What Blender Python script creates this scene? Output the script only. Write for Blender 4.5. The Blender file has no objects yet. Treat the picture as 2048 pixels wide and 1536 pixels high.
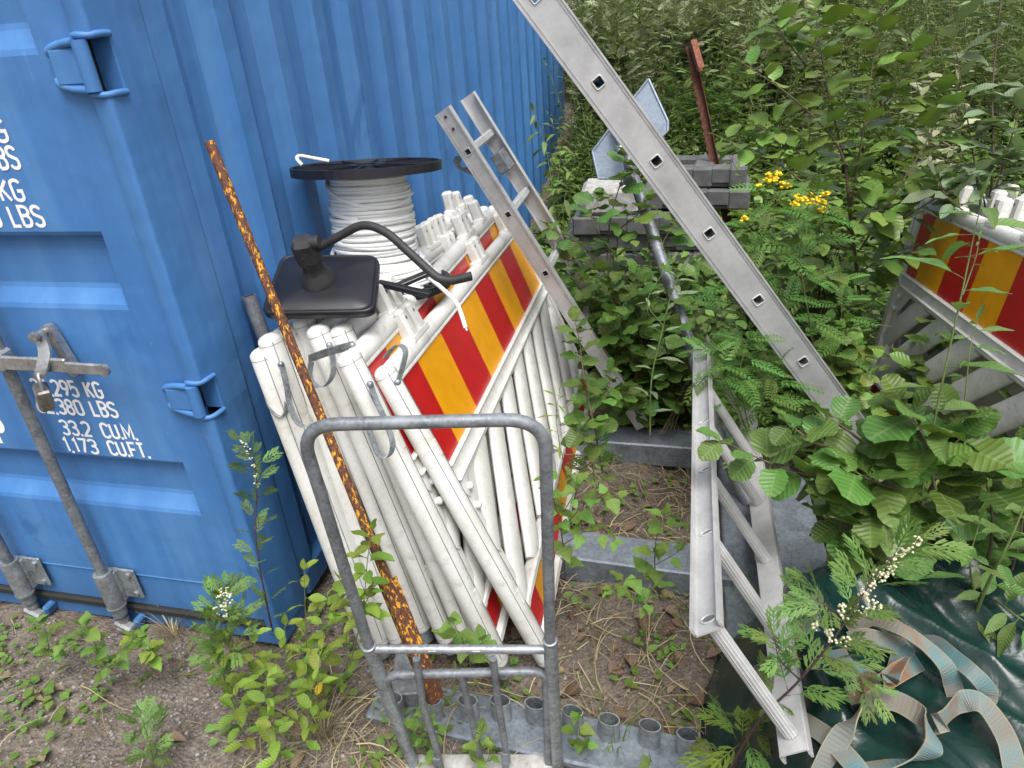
import bpy, math, random
import numpy as np
from mathutils import Vector, Matrix
R_ = math.radians
random.seed(7); rng = np.random.default_rng(11)
scn = bpy.context.scene

# ------------------------------------------------------------------ camera, light
CAM = np.array([1.228, -1.409, 1.739]); yaw, pit, rol, FPX = -.263, .495, -.08, 1417.2
_F = np.array([math.sin(yaw)*math.cos(pit), math.cos(yaw)*math.cos(pit), -math.sin(pit)])
_Rt = np.array([math.cos(yaw), -math.sin(yaw), 0]); _U = np.cross(_Rt, _F)
_r = math.cos(rol)*_Rt + math.sin(rol)*_U; _u = -math.sin(rol)*_Rt + math.cos(rol)*_U
cam = bpy.data.cameras.new('camera'); camo = bpy.data.objects.new('camera', cam); scn.collection.objects.link(camo)
cam.sensor_fit = 'HORIZONTAL'; cam.sensor_width = 36; cam.lens = FPX/2048*36; cam.clip_end = 500; cam.clip_start = .02
camo.matrix_world = Matrix(((_r[0], _u[0], -_F[0], CAM[0]), (_r[1], _u[1], -_F[1], CAM[1]), (_r[2], _u[2], -_F[2], CAM[2]), (0, 0, 0, 1)))
scn.camera = camo

SUN_EL, SUN_AZ = 66, 152      # degrees; azimuth of the sun measured from +Y towards +X
w = bpy.data.worlds.new('World'); scn.world = w; w.use_nodes = True
nt = w.node_tree; nt.nodes.clear()
sky = nt.nodes.new('ShaderNodeTexSky'); sky.sky_type = 'NISHITA'; sky.sun_disc = False
sky.sun_elevation = R_(SUN_EL); sky.sun_rotation = R_(SUN_AZ); sky.dust_density = 4; sky.air_density = 1.0
hs = nt.nodes.new('ShaderNodeHueSaturation'); hs.inputs['Saturation'].default_value = .3
bg = nt.nodes.new('ShaderNodeBackground'); bg.inputs['Strength'].default_value = .125
wo = nt.nodes.new('ShaderNodeOutputWorld')
nt.links.new(sky.outputs[0], hs.inputs['Color']); nt.links.new(hs.outputs[0], bg.inputs['Color']); nt.links.new(bg.outputs[0], wo.inputs[0])
sl = bpy.data.lights.new('sun', 'SUN'); sl.energy = 2.0; sl.angle = R_(36); sl.color = (1, .985, .96)
so = bpy.data.objects.new('sun', sl); scn.collection.objects.link(so)
_sd = Vector((math.sin(R_(SUN_AZ))*math.cos(R_(SUN_EL)), math.cos(R_(SUN_AZ))*math.cos(R_(SUN_EL)), math.sin(R_(SUN_EL))))
so.rotation_euler = _sd.to_track_quat('Z', 'Y').to_euler()
vs = scn.view_settings; vs.view_transform = 'Standard'; vs.look = 'None'; vs.exposure = 0.85; vs.gamma = 1

# ------------------------------------------------------------------ placing helpers (points of the site measured by resection)
def ray(x, y): return _F + (x-1024)/FPX*_r - (y-768)/FPX*_u
def D(x, y, d): return Vector(CAM + ray(x, y)*d)
def G(x, y, z=-.1): d = ray(x, y); return Vector(CAM + d*((z-CAM[2])/d[2]))
def YP(x, y, Y): d = ray(x, y); return Vector(CAM + d*((Y-CAM[1])/d[1]))
def XP(x, y, X): d = ray(x, y); return Vector(CAM + d*((X-CAM[0])/d[0]))
def PL(P, n, x, y):
    d = Vector(ray(x, y)); c = Vector(CAM); return c + d*((P-c).dot(n)/d.dot(n))
GZ = -.1

# ------------------------------------------------------------------ object helpers
def tag(o, label=None, cat=None, group=None, kind=None):
    if label: o['label'] = label
    if cat: o['category'] = cat
    if group: o['group'] = group
    if kind: o['kind'] = kind
    return o
def empty(name, loc=(0, 0, 0), mat=None):
    o = bpy.data.objects.new(name, None); scn.collection.objects.link(o); o.empty_display_size = .1
    if mat is not None: o.matrix_world = mat
    else: o.location = loc
    return o
def copy_tree(o, parent=None):
    c = o.copy(); scn.collection.objects.link(c)
    if parent: c.parent = parent
    for ch in o.children: copy_tree(ch, c)
    return c

class MB:
    def __init__(s): s.v = []; s.f = []; s.m = []; s.uv = []; s.r = []; s.sm = []; s.any_uv = False
    def add(s, vs, fs, m=0, uvs=None, rnd=0., smooth=True):
        o = len(s.v); s.v += [tuple(p) for p in vs]
        for i, f in enumerate(fs):
            s.f.append(tuple(o+k for k in f)); s.m.append(m); s.sm.append(smooth)
            if uvs is not None: s.any_uv = True; s.uv += [uvs[k] for k in f]
            else: s.uv += [(0., 0.)]*len(f)
            s.r += [rnd]*len(f)
    def box(s, c, size, M=None, m=0, bev=0.):
        c = Vector(c); hx, hy, hz = [q/2 for q in size]
        b = min(bev, hx*.9, hy*.9, hz*.9)
        if b <= 0:
            P = [Vector((x, y, z)) for x in (-hx, hx) for y in (-hy, hy) for z in (-hz, hz)]
            Fs = [(0, 1, 3, 2), (4, 6, 7, 5), (0, 4, 5, 1), (2, 3, 7, 6), (0, 2, 6, 4), (1, 5, 7, 3)]
        else:
            P = []; Fs = []; idx = {}
            for sx in (-1, 1):
                for sy in (-1, 1):
                    for sz in (-1, 1):
                        for ax in range(3):
                            q = [sx*(hx-b), sy*(hy-b), sz*(hz-b)]; q[ax] = (sx*hx, sy*hy, sz*hz)[ax]
                            idx[sx, sy, sz, ax] = len(P); P.append(Vector(q))
            for ax in range(3):
                a1, a2 = [a for a in range(3) if a != ax]
                for sg in (-1, 1):
                    q = []
                    for (p1, p2) in ((-1, -1), (1, -1), (1, 1), (-1, 1)):
                        t = [0, 0, 0]; t[ax] = sg; t[a1] = p1; t[a2] = p2; q.append(idx[t[0], t[1], t[2], ax])
                    Fs.append(tuple(q))
                for s1 in (-1, 1):
                    for s2 in (-1, 1):
                        q = []
                        for (sg, aa) in ((-1, a1), (1, a1), (1, a2), (-1, a2)):
                            t = [0, 0, 0]; t[ax] = sg; t[a1] = s1; t[a2] = s2; q.append(idx[t[0], t[1], t[2], aa])
                        Fs.append(tuple(q))
            for sx in (-1, 1):
                for sy in (-1, 1):
                    for sz in (-1, 1): Fs.append(tuple(idx[sx, sy, sz, a] for a in range(3)))
        if M is not None: P = [M @ p for p in P]
        s.add([c+p for p in P], Fs, m, smooth=False)
    def tube(s, path, r, n=12, cap=True, m=0, r2=None, up=None, round_end=False, uvscale=1.):
        path = [Vector(p) for p in path]; rs = r if isinstance(r, (list, tuple)) else [r]*len(path)
        T = []
        for i in range(len(path)):
            a = path[max(i-1, 0)]; b = path[min(i+1, len(path)-1)]; T.append((b-a).normalized())
        if up is None: up = Vector((0, 0, 1)) if abs(T[0].z) < .9 else Vector((1, 0, 0))
        A = (Vector(up) - T[0]*Vector(up).dot(T[0])).normalized()
        if round_end:
            k = 4; rr = rs[0]; rr2 = r2 or rr; h = min(rr, rr2)*.6
            pre = [(path[0]-T[0]*h*math.sin(math.pi/2*(1-i/k)), math.cos(math.pi/2*(1-i/k))) for i in range(k)]
            post = [(path[-1]+T[-1]*h*math.sin(math.pi/2*(i+1)/k), math.cos(math.pi/2*(i+1)/k)) for i in range(k)]
            sc = [max(q[1], .05) for q in pre]+[1]*len(path)+[max(q[1], .05) for q in post]
            rs = [rs[0]]*k+list(rs)+[rs[-1]]*k; T = [T[0]]*k+T+[T[-1]]*k; path = [q[0] for q in pre]+path+[q[0] for q in post]
        else: sc = [1]*len(path)
        V = []; UV = []; L = 0
        for i, p in enumerate(path):
            A = (A - T[i]*A.dot(T[i])).normalized(); B = T[i].cross(A)
            if i: L += (p-path[i-1]).length
            for j in range(n):
                a = 2*math.pi*j/n; ra = rs[i]*sc[i]; rb = (r2*sc[i] if r2 else ra)
                V.append(p + A*math.cos(a)*ra + B*math.sin(a)*rb); UV.append((j/n, L*uvscale))
        Fs = [(i*n+j, i*n+(j+1) % n, (i+1)*n+(j+1) % n, (i+1)*n+j) for i in range(len(path)-1) for j in range(n)]
        s.add(V, Fs, m, uvs=UV)
        if cap:
            e = (len(path)-1)*n
            s.add(V[:n], [tuple(range(n))[::-1]], m, smooth=False); s.add(V[e:], [tuple(range(n))], m, smooth=False)
    def prism(s, pts, n, th, m=0, msides=None):   # planar polygon extruded by th along n
        pts = [Vector(p) for p in pts]; n = Vector(n).normalized()*th; k = len(pts)
        s.add(pts+[p+n for p in pts], [tuple(range(k)), tuple(range(2*k-1, k-1, -1))] + [(i, i+k, (i+1) % k+k, (i+1) % k) for i in range(k)], m, smooth=False)
    def ribbon(s, path, wid, th=.002, m=0):       # path centre points, wid = list of width vectors (full) or one
        path = [Vector(p) for p in path]; W = wid if isinstance(wid, list) else [Vector(wid)]*len(path)
        V = []; UV = []; L = 0
        for i, p in enumerate(path):
            t = (path[min(i+1, len(path)-1)]-path[max(i-1, 0)]).normalized(); wv = Vector(W[i]); nn = t.cross(wv).normalized()*th/2
            if i: L += (p-path[i-1]).length
            for (sg, sn, u) in ((-.5, -1, 0), (.5, -1, 1), (.5, 1, 1), (-.5, 1, 0)): V.append(p+wv*sg+nn*sn); UV.append((u, L))
        Fs = []
        for i in range(len(path)-1):
            for j in range(4): Fs.append((i*4+j, i*4+(j+1) % 4, i*4+4+(j+1) % 4, i*4+4+j))
        e = (len(path)-1)*4; Fs += [(3, 2, 1, 0), (e, e+1, e+2, e+3)]
        s.add(V, Fs, m, uvs=UV, smooth=False)
    def lathe(s, prof, o, ax, n=32, m=0, smooth=True):
        o = Vector(o); ax = Vector(ax).normalized(); A = ax.orthogonal().normalized(); B = ax.cross(A); V = []
        for (r, h) in prof:
            for j in range(n):
                a = 2*math.pi*j/n; V.append(o+ax*h+(A*math.cos(a)+B*math.sin(a))*r)
        s.add(V, [(i*n+j, i*n+(j+1) % n, (i+1)*n+(j+1) % n, (i+1)*n+j) for i in range(len(prof)-1) for j in range(n)], m, smooth=smooth)
    def build(s, name, mats, parent=None, world=False):
        me = bpy.data.meshes.new(name); nv, nf = len(s.v), len(s.f)
        V = np.array(s.v, dtype=np.float32)
        tot = np.array([len(f) for f in s.f], dtype=np.int32); st = np.concatenate([[0], np.cumsum(tot)[:-1]]).astype(np.int32)
        lv = np.fromiter((k for f in s.f for k in f), dtype=np.int32)
        me.vertices.add(nv); me.vertices.foreach_set('co', V.ravel())
        me.loops.add(len(lv)); me.loops.foreach_set('vertex_index', lv)
        me.polygons.add(nf); me.polygons.foreach_set('loop_start', st); me.polygons.foreach_set('loop_total', tot)
        me.polygons.foreach_set('material_index', np.array(s.m, dtype=np.int32)); me.polygons.foreach_set('use_smooth', np.array(s.sm, dtype=bool))
        if s.any_uv:
            l = me.uv_layers.new(name='UVMap'); l.data.foreach_set('uv', np.array(s.uv, dtype=np.float32).ravel())
            l = me.uv_layers.new(name='RND'); rr = np.array(s.r, dtype=np.float32); l.data.foreach_set('uv', np.stack([rr, (rr*7.31) % 1], 1).ravel())
        me.update(); me.validate()
        for m in (mats if isinstance(mats, (list, tuple)) else [mats]): me.materials.append(m)
        o = bpy.data.objects.new(name, me); scn.collection.objects.link(o)
        if parent is not None:
            o.parent = parent
            if world: bpy.context.view_layer.update(); o.matrix_parent_inverse = parent.matrix_world.inverted()
        return o
def fillet(pts, r, k=6):
    pts = [Vector(p) for p in pts]; out = [pts[0]]
    for i in range(1, len(pts)-1):
        a, b, c = pts[i-1], pts[i], pts[i+1]; u = (a-b).normalized(); v = (c-b).normalized(); rr = min(r, (a-b).length*.49, (c-b).length*.49)
        p0 = b+u*rr; p2 = b+v*rr
        for j in range(k+1):
            t = j/k; out.append(p0*(1-t)**2 + b*2*t*(1-t) + p2*t*t)
    out.append(pts[-1]); return out
def smooth_path(pts, n=6):
    pts = [Vector(p) for p in pts]; P = [pts[0]*2-pts[1]]+pts+[pts[-1]*2-pts[-2]]; out = []
    for i in range(1, len(P)-2):
        for j in range(n):
            t = j/n; a, b, c, d = P[i-1], P[i], P[i+1], P[i+2]
            out.append(.5*((2*b)+(c-a)*t+(2*a-5*b+4*c-d)*t*t+(3*b-a-3*c+d)*t**3))
    out.append(pts[-1]); return out

# ------------------------------------------------------------------ materials
class NT:
    def __init__(s, name):
        s.mat = bpy.data.materials.new(name); s.mat.use_nodes = True; s.t = s.mat.node_tree; s.t.nodes.clear()
        s.out = s.n('ShaderNodeOutputMaterial'); s.b = s.n('ShaderNodeBsdfPrincipled'); s.l(s.b.outputs[0], s.out.inputs[0])
        s.tc = s.n('ShaderNodeTexCoord')
    def n(s, t, **kw):
        q = s.t.nodes.new(t)
        for k, v in kw.items(): setattr(q, k, v)
        return q
    def l(s, a, b): s.t.links.new(a, b)
    def co(s, kind='Object', scale=(1, 1, 1), rot=(0, 0, 0)):
        m = s.n('ShaderNodeMapping'); s.l(s.tc.outputs[kind], m.inputs[0]); m.inputs['Scale'].default_value = scale; m.inputs['Rotation'].default_value = rot; return m.outputs[0]
    def noise(s, sc, det=4, co=None, rough=.55, dist=0):
        q = s.n('ShaderNodeTexNoise'); q.inputs['Scale'].default_value = sc; q.inputs['Detail'].default_value = det; q.inputs['Roughness'].default_value = rough; q.inputs['Distortion'].default_value = dist
        s.l(co or s.tc.outputs['Object'], q.inputs['Vector']); return q.outputs['Fac']
    def vor(s, sc, co=None, feat='F1', out='Distance'):
        q = s.n('ShaderNodeTexVoronoi', feature=feat); q.inputs['Scale'].default_value = sc; s.l(co or s.tc.outputs['Object'], q.inputs['Vector']); return q.outputs[out]
    def ramp(s, fac, stops, const=False):
        q = s.n('ShaderNodeValToRGB'); e = q.color_ramp.elements
        if const: q.color_ramp.interpolation = 'CONSTANT'
        while len(e) < len(stops): e.new(.5)
        for i, (p, c) in enumerate(stops):
            e[i].position = p; e[i].color = (*c, 1) if len(c) == 3 else c
        s.l(fac, q.inputs[0]); return q.outputs[0]
    def mix(s, fac, a, b, mode='MIX'):
        q = s.n('ShaderNodeMix', data_type='RGBA', blend_type=mode)
        for i, v in ((0, fac), (6, a), (7, b)):
            if isinstance(v, (int, float)): q.inputs[i].default_value = v
            elif isinstance(v, tuple): q.inputs[i].default_value = (*v, 1)
            else: s.l(v, q.inputs[i])
        return q.outputs[2]
    def math(s, op, a, b=0., c=None):
        q = s.n('ShaderNodeMath', operation=op)
        for i, v in ((0, a), (1, b)) + (((2, c),) if c is not None else ()):
            if isinstance(v, (int, float)): q.inputs[i].default_value = v
            else: s.l(v, q.inputs[i])
        return q.outputs[0]
    def bump(s, h, dist=.002, st=.5):
        q = s.n('ShaderNodeBump'); q.inputs['Strength'].default_value = st; q.inputs['Distance'].default_value = dist; s.l(h, q.inputs['Height']); s.l(q.outputs[0], s.b.inputs['Normal'])
    def set(s, **kw):
        for k, v in kw.items():
            k = k.replace('_', ' ')
            if isinstance(v, (int, float)): s.b.inputs[k].default_value = v
            elif isinstance(v, tuple): s.b.inputs[k].default_value = (*v, 1)
            else: s.l(v, s.b.inputs[k])
        return s
def bw(v): return (v, v, v)

def m_blue():
    q = NT('blue_container_paint')
    st = q.noise(1.0, 5, q.co(scale=(9, 9, .7)), .6)
    base = q.ramp(st, [(.22, (.034, .13, .35)), (.5, (.055, .18, .43)), (.8, (.095, .245, .50))])
    big = q.noise(1.3, 3); base = q.mix(q.ramp(big, [(.35, bw(0)), (.75, bw(.45))]), base, (.075, .175, .36))
    sp = q.noise(28, 6, None, .7); base = q.mix(q.ramp(sp, [(.70, bw(0)), (.74, bw(.5))]), base, (.2, .31, .48)); sc = q.noise(5, 5, q.co(scale=(14, 14, 1.5), rot=(.15, .1, 0)), .75); base = q.mix(q.ramp(sc, [(.69, bw(0)), (.70, bw(.6)), (.715, bw(0))]), base, (.35, .45, .6)); sd = q.noise(3.3, 4, q.co(scale=(1, 1, .5)), .6, .8); base = q.mix(q.ramp(sd, [(.62, bw(0)), (.70, bw(.5))]), base, (.02, .085, .24))
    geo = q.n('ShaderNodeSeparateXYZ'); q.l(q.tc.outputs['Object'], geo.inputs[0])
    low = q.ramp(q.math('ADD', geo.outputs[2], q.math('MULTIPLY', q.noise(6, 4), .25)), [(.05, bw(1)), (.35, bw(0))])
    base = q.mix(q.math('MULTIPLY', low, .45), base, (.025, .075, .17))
    rs = q.noise(16, 5, q.co(scale=(1, 1, .35)), .7); base = q.mix(q.ramp(rs, [(.72, bw(0)), (.77, bw(.8))]), base, (.16, .06, .03))
    q.set(Base_Color=base, Roughness=q.ramp(big, [(.3, bw(.42)), (.7, bw(.58))]), Specular_IOR_Level=.4)
    q.bump(q.math('ADD', q.noise(3.5, 3), q.math('MULTIPLY', q.noise(160, 2), .02)), .03, .4); return q.mat
def m_plain(name, col, rough=.5, metal=0., var=.25, nsc=20, bump=.0006, spec=.5):
    q = NT(name); n = q.noise(nsc, 5)
    c = q.ramp(n, [(.25, tuple(x*(1-var) for x in col)), (.75, tuple(min(1, x*(1+var)) for x in col))])
    q.set(Base_Color=c, Roughness=rough, Metallic=metal, Specular_IOR_Level=spec)
    if bump: q.bump(q.noise(nsc*8, 4), bump, .5)
    return q.mat
def m_white():
    q = NT('worn_white_plastic')
    n = q.noise(9, 6, None, .65); c = q.ramp(n, [(.3, (.54, .52, .47)), (.5, (.66, .655, .63)), (.8, (.71, .71, .70))])
    d = q.noise(4.5, 5, None, .7); c = q.mix(q.ramp(d, [(.48, bw(0)), (.68, bw(.6))]), c, (.44, .41, .32)); d2 = q.noise(20, 5, None, .7); c = q.mix(q.ramp(d2, [(.56, bw(0)), (.7, bw(.5))]), c, (.36, .34, .27))
    sp = q.vor(150); m = q.math('MULTIPLY', q.ramp(sp, [(.10, bw(1)), (.2, bw(0))]), q.ramp(q.noise(12, 3), [(.48, bw(0)), (.62, bw(1))]))
    c = q.mix(q.math('MULTIPLY', m, .75), c, (.16, .13, .09))
    sc = q.noise(7, 4, q.co(scale=(40, 6, 1.2), rot=(.3, .2, .5)), .7); c = q.mix(q.ramp(sc, [(.66, bw(0)), (.68, bw(.8)), (.70, bw(0))]), c, (.10, .10, .10))
    sc2 = q.noise(5, 4, q.co(scale=(2, 30, 8), rot=(.8, .1, 0)), .7); c = q.mix(q.ramp(sc2, [(.67, bw(0)), (.69, bw(.7)), (.71, bw(0))]), c, (.13, .13, .13))
    q.set(Base_Color=c, Roughness=.5, Specular_IOR_Level=.35); q.bump(q.math('ADD', q.noise(30, 4), q.noise(240, 3)), .0012, .4); return q.mat
def m_sheet(name, col):
    q = NT(name); n = q.noise(14, 4)
    c = q.ramp(n, [(.3, tuple(x*.82 for x in col)), (.7, col)])
    sc = q.noise(6, 5, q.co(scale=(3, 12, 30), rot=(.5, 0, .3)), .75); c = q.mix(q.ramp(sc, [(.70, bw(0)), (.74, bw(.45))]), c, (.75, .6, .5))
    hx = q.vor(260); sc3 = q.noise(5, 4, q.co(scale=(30, 30, 2), rot=(0, .7, 0)), .7)
    c = q.mix(q.ramp(sc3, [(.69, bw(0)), (.70, bw(.5)), (.72, bw(0))]), c, (.2, .05, .02))
    q.set(Base_Color=c, Roughness=.32, Specular_IOR_Level=.5); q.bump(hx, .0004, .25); return q.mat
def m_galv(name='galvanised_steel', lo=.16, hi=.42, tint=(.93, 1., 1.06), metal=.55, rough=.42):
    q = NT(name); v = q.vor(120, out='Color'); n = q.noise(16, 6, None, .7)
    sep = q.n('ShaderNodeSeparateColor'); q.l(v, sep.inputs[0])
    f = q.math('ADD', q.math('MULTIPLY', sep.outputs[0], .2), q.math('MULTIPLY', n, .85))
    c = q.ramp(f, [(.3, tuple(lo*t for t in tint)), (.75, tuple(hi*t for t in tint))])
    sc = q.noise(9, 5, q.co(scale=(6, 22, 3), rot=(.4, .5, .1)), .75); c = q.mix(q.ramp(sc, [(.66, bw(0)), (.71, bw(.7))]), c, (.55, .57, .58))
    q.set(Base_Color=c, Roughness=q.ramp(n, [(.3, bw(rough-.08)), (.7, bw(rough+.15))]), Metallic=metal); q.bump(q.noise(90, 4), .0006, .5); return q.mat
def m_alu(name='ladder_aluminium', col=(.50, .50, .505), metal=.4):
    q = NT(name); n = q.noise(8, 6, None, .7)
    c = q.ramp(n, [(.3, tuple(x*.72 for x in col)), (.7, tuple(x*1.15 for x in col))])
    sp = q.noise(26, 5, None, .7); c = q.mix(q.ramp(sp, [(.70, bw(0)), (.735, bw(.9))]), c, (.8, .8, .79))
    st = q.noise(3, 4, None, .6); c = q.mix(q.ramp(st, [(.62, bw(0)), (.8, bw(.35))]), c, (.30, .22, .18))
    q.set(Base_Color=c, Roughness=.42, Metallic=metal); q.bump(q.noise(300, 2), .0003, .4); return q.mat
def m_rustpaint():
    q = NT('rusty_yellow_paint'); co = q.co(scale=(1, 1, .33))
    n = q.noise(120, 6, co, .65, .4); n2 = q.noise(150, 4)
    rust = q.ramp(n2, [(.3, (.045, .018, .012)), (.6, (.13, .045, .022)), (.8, (.24, .09, .04))])
    z = q.n('ShaderNodeSeparateXYZ'); q.l(q.tc.outputs['Object'], z.inputs[0])
    up = q.ramp(z.outputs[2], [(.0, bw(0)), (.20, bw(.015)), (.30, bw(.085)), (1., bw(.055))])
    f = q.math('ADD', n, q.math('SUBTRACT', up, .09)); edge = q.ramp(f, [(.518, bw(0)), (.53, bw(1))]); c = q.mix(edge, rust, q.mix(n2, (.52, .25, .02), (.72, .35, .03))); q.set(Base_Color=c, Roughness=.75); q.bump(q.math('ADD', q.math('MULTIPLY', edge, .5), n2), .0015, .7); return q.mat
def m_rust(name='dark_rust', k=1.):
    q = NT(name); n2 = q.noise(60, 5)
    q.set(Base_Color=q.ramp(n2, [(.3, (.05*k, .018*k, .012*k)), (.6, (.13*k, .045*k, .025*k)), (.8, (.22*k, .08*k, .045*k))]), Roughness=.85); q.bump(n2, .001, .7); return q.mat
def m_leaf(name, c1, c2, vein=(.2, .3, .12), nv=8, rough=.45, trans=.25, spots=.0, vs=.35, pitch=1.3):
    q = NT(name)
    uv = q.n('ShaderNodeUVMap', uv_map='UVMap'); s = q.n('ShaderNodeSeparateXYZ'); q.l(uv.outputs[0], s.inputs[0])
    rn = q.n('ShaderNodeUVMap', uv_map='RND'); s2 = q.n('ShaderNodeSeparateXYZ'); q.l(rn.outputs[0], s2.inputs[0])
    c = q.mix(s2.outputs[0], c1, c2)
    hv = q.n('ShaderNodeHueSaturation'); q.l(c, hv.inputs['Color']); hv.inputs['Hue'].default_value = .5
    q.l(q.math('ADD', q.math('MULTIPLY', s2.outputs[1], .05), .482), hv.inputs['Hue'])
    q.l(q.math('ADD', q.math('MULTIPLY', s2.outputs[1], .5), .75), hv.inputs['Value']); c = hv.outputs[0]
    au = q.math('ABSOLUTE', s.outputs[0])
    ph = q.math('SUBTRACT', q.math('MULTIPLY', s.outputs[1], nv), q.math('MULTIPLY', au, pitch))
    fr = q.math('ABSOLUTE', q.math('SUBTRACT', q.math('FRACT', ph), .5))
    if nv > 0:
        side = q.ramp(fr, [(0, bw(1)), (.12, bw(0))]); mid = q.ramp(au, [(0, bw(1)), (.09, bw(0))])
        vm = q.math('MAXIMUM', side, mid); c = q.mix(q.math('MULTIPLY', vm, vs), c, vein)
        q.bump(q.math('ADD', fr, q.math('MULTIPLY', q.noise(200, 2), .2)), .003, .7)
    if spots > 0:
        sp = q.noise(55, 4); c = q.mix(q.ramp(sp, [(.62, bw(0)), (.7, bw(spots))]), c, (.32, .26, .03))
    q.set(Base_Color=c, Roughness=rough, Specular_IOR_Level=.4)
    tr = q.n('ShaderNodeBsdfTranslucent'); q.l(q.mix(.5, c, (.25, .4, .03)), tr.inputs[0])
    mx = q.n('ShaderNodeMixShader'); mx.inputs[0].default_value = trans; q.l(q.b.outputs[0], mx.inputs[1]); q.l(tr.outputs[0], mx.inputs[2]); q.l(mx.outputs[0], q.out.inputs[0])
    return q.mat
def m_ground():
    q = NT('gravelly_soil'); a = q.noise(3, 6, None, .65); b = q.noise(45, 6, None, .7); v = q.vor(95, out='Color')
    sep = q.n('ShaderNodeSeparateColor'); q.l(v, sep.inputs[0])
    c = q.ramp(b, [(.3, (.05, .037, .027)), (.5, (.145, .11, .085)), (.7, (.29, .235, .19))])
    c = q.mix(q.math('MULTIPLY', sep.outputs[0], .45), c, (.22, .20, .175))
    c = q.mix(q.ramp(a, [(.45, bw(0)), (.62, bw(.7))]), c, (.085, .06, .04))
    m = q.noise(8, 4); c = q.mix(q.ramp(m, [(.58, bw(0)), (.7, bw(.45))]), c, (.075, .085, .03))
    q.set(Base_Color=c, Roughness=.95); q.bump(q.math('ADD', b, q.math('MULTIPLY', q.vor(95), 1.)), .01, .9); return q.mat
def m_tarp():
    q = NT('green_tarpaulin'); n = q.noise(5, 5)
    c = q.ramp(n, [(.3, (.004, .018, .016)), (.7, (.008, .034, .029))])
    q.set(Base_Color=c, Roughness=.27, Specular_IOR_Level=.5)
    q.bump(q.noise(14, 3, None, .5, .6), .012, .35); return q.mat
def m_strap(name, rusty=0.):
    q = NT(name); uv = q.n('ShaderNodeUVMap', uv_map='UVMap'); s = q.n('ShaderNodeSeparateXYZ'); q.l(uv.outputs[0], s.inputs[0])
    n = q.noise(7, 4, None, .6); c = q.ramp(n, [(.36, (.09, .18, .19)), (.46, (.15, .175, .16)), (.58, (.17, .155, .125))])
    r = q.noise(5.5, 4, q.co(rot=(.3, .5, 1))); c = q.mix(q.ramp(r, [(.56, bw(0)), (.64, bw(.8))]), c, (.20, .085, .035))
    ed = q.math('ABSOLUTE', q.math('SUBTRACT', s.outputs[0], .5)); c = q.mix(q.ramp(ed, [(.44, bw(0)), (.47, bw(.7))]), c, (.28, .23, .14))
    ww = q.math('SINE', q.math('MULTIPLY', s.outputs[1], 1500)); w3 = q.math('SINE', q.math('MULTIPLY', s.outputs[0], 70))
    dots = q.math('MULTIPLY', q.ramp(q.math('MULTIPLY', q.math('SINE', q.math('MULTIPLY', s.outputs[1], 420)), q.math('SINE', q.math('MULTIPLY', s.outputs[0], 38))), [(.86, bw(0)), (.92, bw(1))]), .5)
    c = q.mix(dots, c, (.04, .05, .05)); q.set(Base_Color=c, Roughness=.85); q.bump(q.math('ADD', ww, q.math('MULTIPLY', w3, .4)), .0006, .2); return q.mat
def m_sidewalk_concrete():
    q = NT('pale_concrete'); n = q.noise(25, 6, None, .7)
    q.set(Base_Color=q.ramp(n, [(.3, (.2, .19, .175)), (.6, (.42, .41, .39)), (.8, (.52, .51, .49))]), Roughness=.9); q.bump(n, .004, .6); return q.mat

M = dict(blue=m_blue(), white=m_white(), red=m_sheet('red_reflective_sheet', (.46, .008, .012)), yel=m_sheet('yellow_reflective_sheet', (.74, .32, .004)),
    galv=m_galv(), galvd=m_galv('dull_galvanised_steel', .10, .28, (.93, 1, 1.08), .4, .5), beam=m_galv('galvanised_beam', .13, .30, (.88, 1, 1.14), .35, .45),
    alu=m_alu(), alud=m_alu('weathered_aluminium', (.52, .52, .515), .3), black=m_plain('black_rubber', (.022, .022, .024), .6, 0, .6, 30, .0015),
    blackp=m_plain('black_plastic', (.010, .010, .014), .38, 0, .3, 12, .0004), cable=m_plain('white_cable_sheath', (.74, .74, .72), .45, 0, .08, 12, .0004),
    rustp=m_rustpaint(), rust=m_rust(), bolt=m_galv('zinc_bolt', .25, .5, (1, 1, 1), .7, .3), lock=m_galv('dark_steel_padlock', .10, .26, (1.06, 1., .92), .7, .35),
    wtext=m_plain('white_marking_paint', (.80, .81, .82), .5, 0, .06, 40, 0), gasket=m_plain('black_door_gasket', (.018, .018, .017), .7, 0, .4, 15, .001),
    ground=m_ground(), tarp=m_tarp(), strap=m_strap('faded_webbing'), conc=m_sidewalk_concrete(), foot=m_plain('recycled_plastic_grey', (.10, .10, .10), .75, 0, .4, 14, .003),
    sign=m_galv('grey_sign_back', .26, .40, (.85, 1., 1.2), .25, .45), dark=m_plain('dark_interior', (.008, .008, .01), .9, 0, .2, 10, 0), wood=m_plain('weathered_wood', (.30, .25, .19), .9, 0, .4, 30, .003),
    stem=m_plain('green_stem', (.10, .14, .04), .6, 0, .3, 30, 0), stemd=m_plain('purple_brown_stem', (.06, .03, .03), .6, 0, .3, 30, 0), twig=m_plain('brown_twig', (.10, .075, .045), .8, 0, .3, 40, .001))
M['alder'] = m_leaf('alder_leaf', (0.048, 0.112, 0.020), (0.114, 0.192, 0.035), (.23, .29, .10), 7, .42, .2, .0, .45)
M['alderd'] = m_leaf('smooth_dark_leaf', (0.079, 0.141, 0.026), (0.194, 0.275, 0.059), (.13, .2, .07), 6, .36, .2, .0, .25)
M['birch'] = m_leaf('birch_leaf', (0.106, 0.190, 0.030), (0.180, 0.270, 0.050), (.24, .34, .12), 7, .5, .3, .35, .3)
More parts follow.
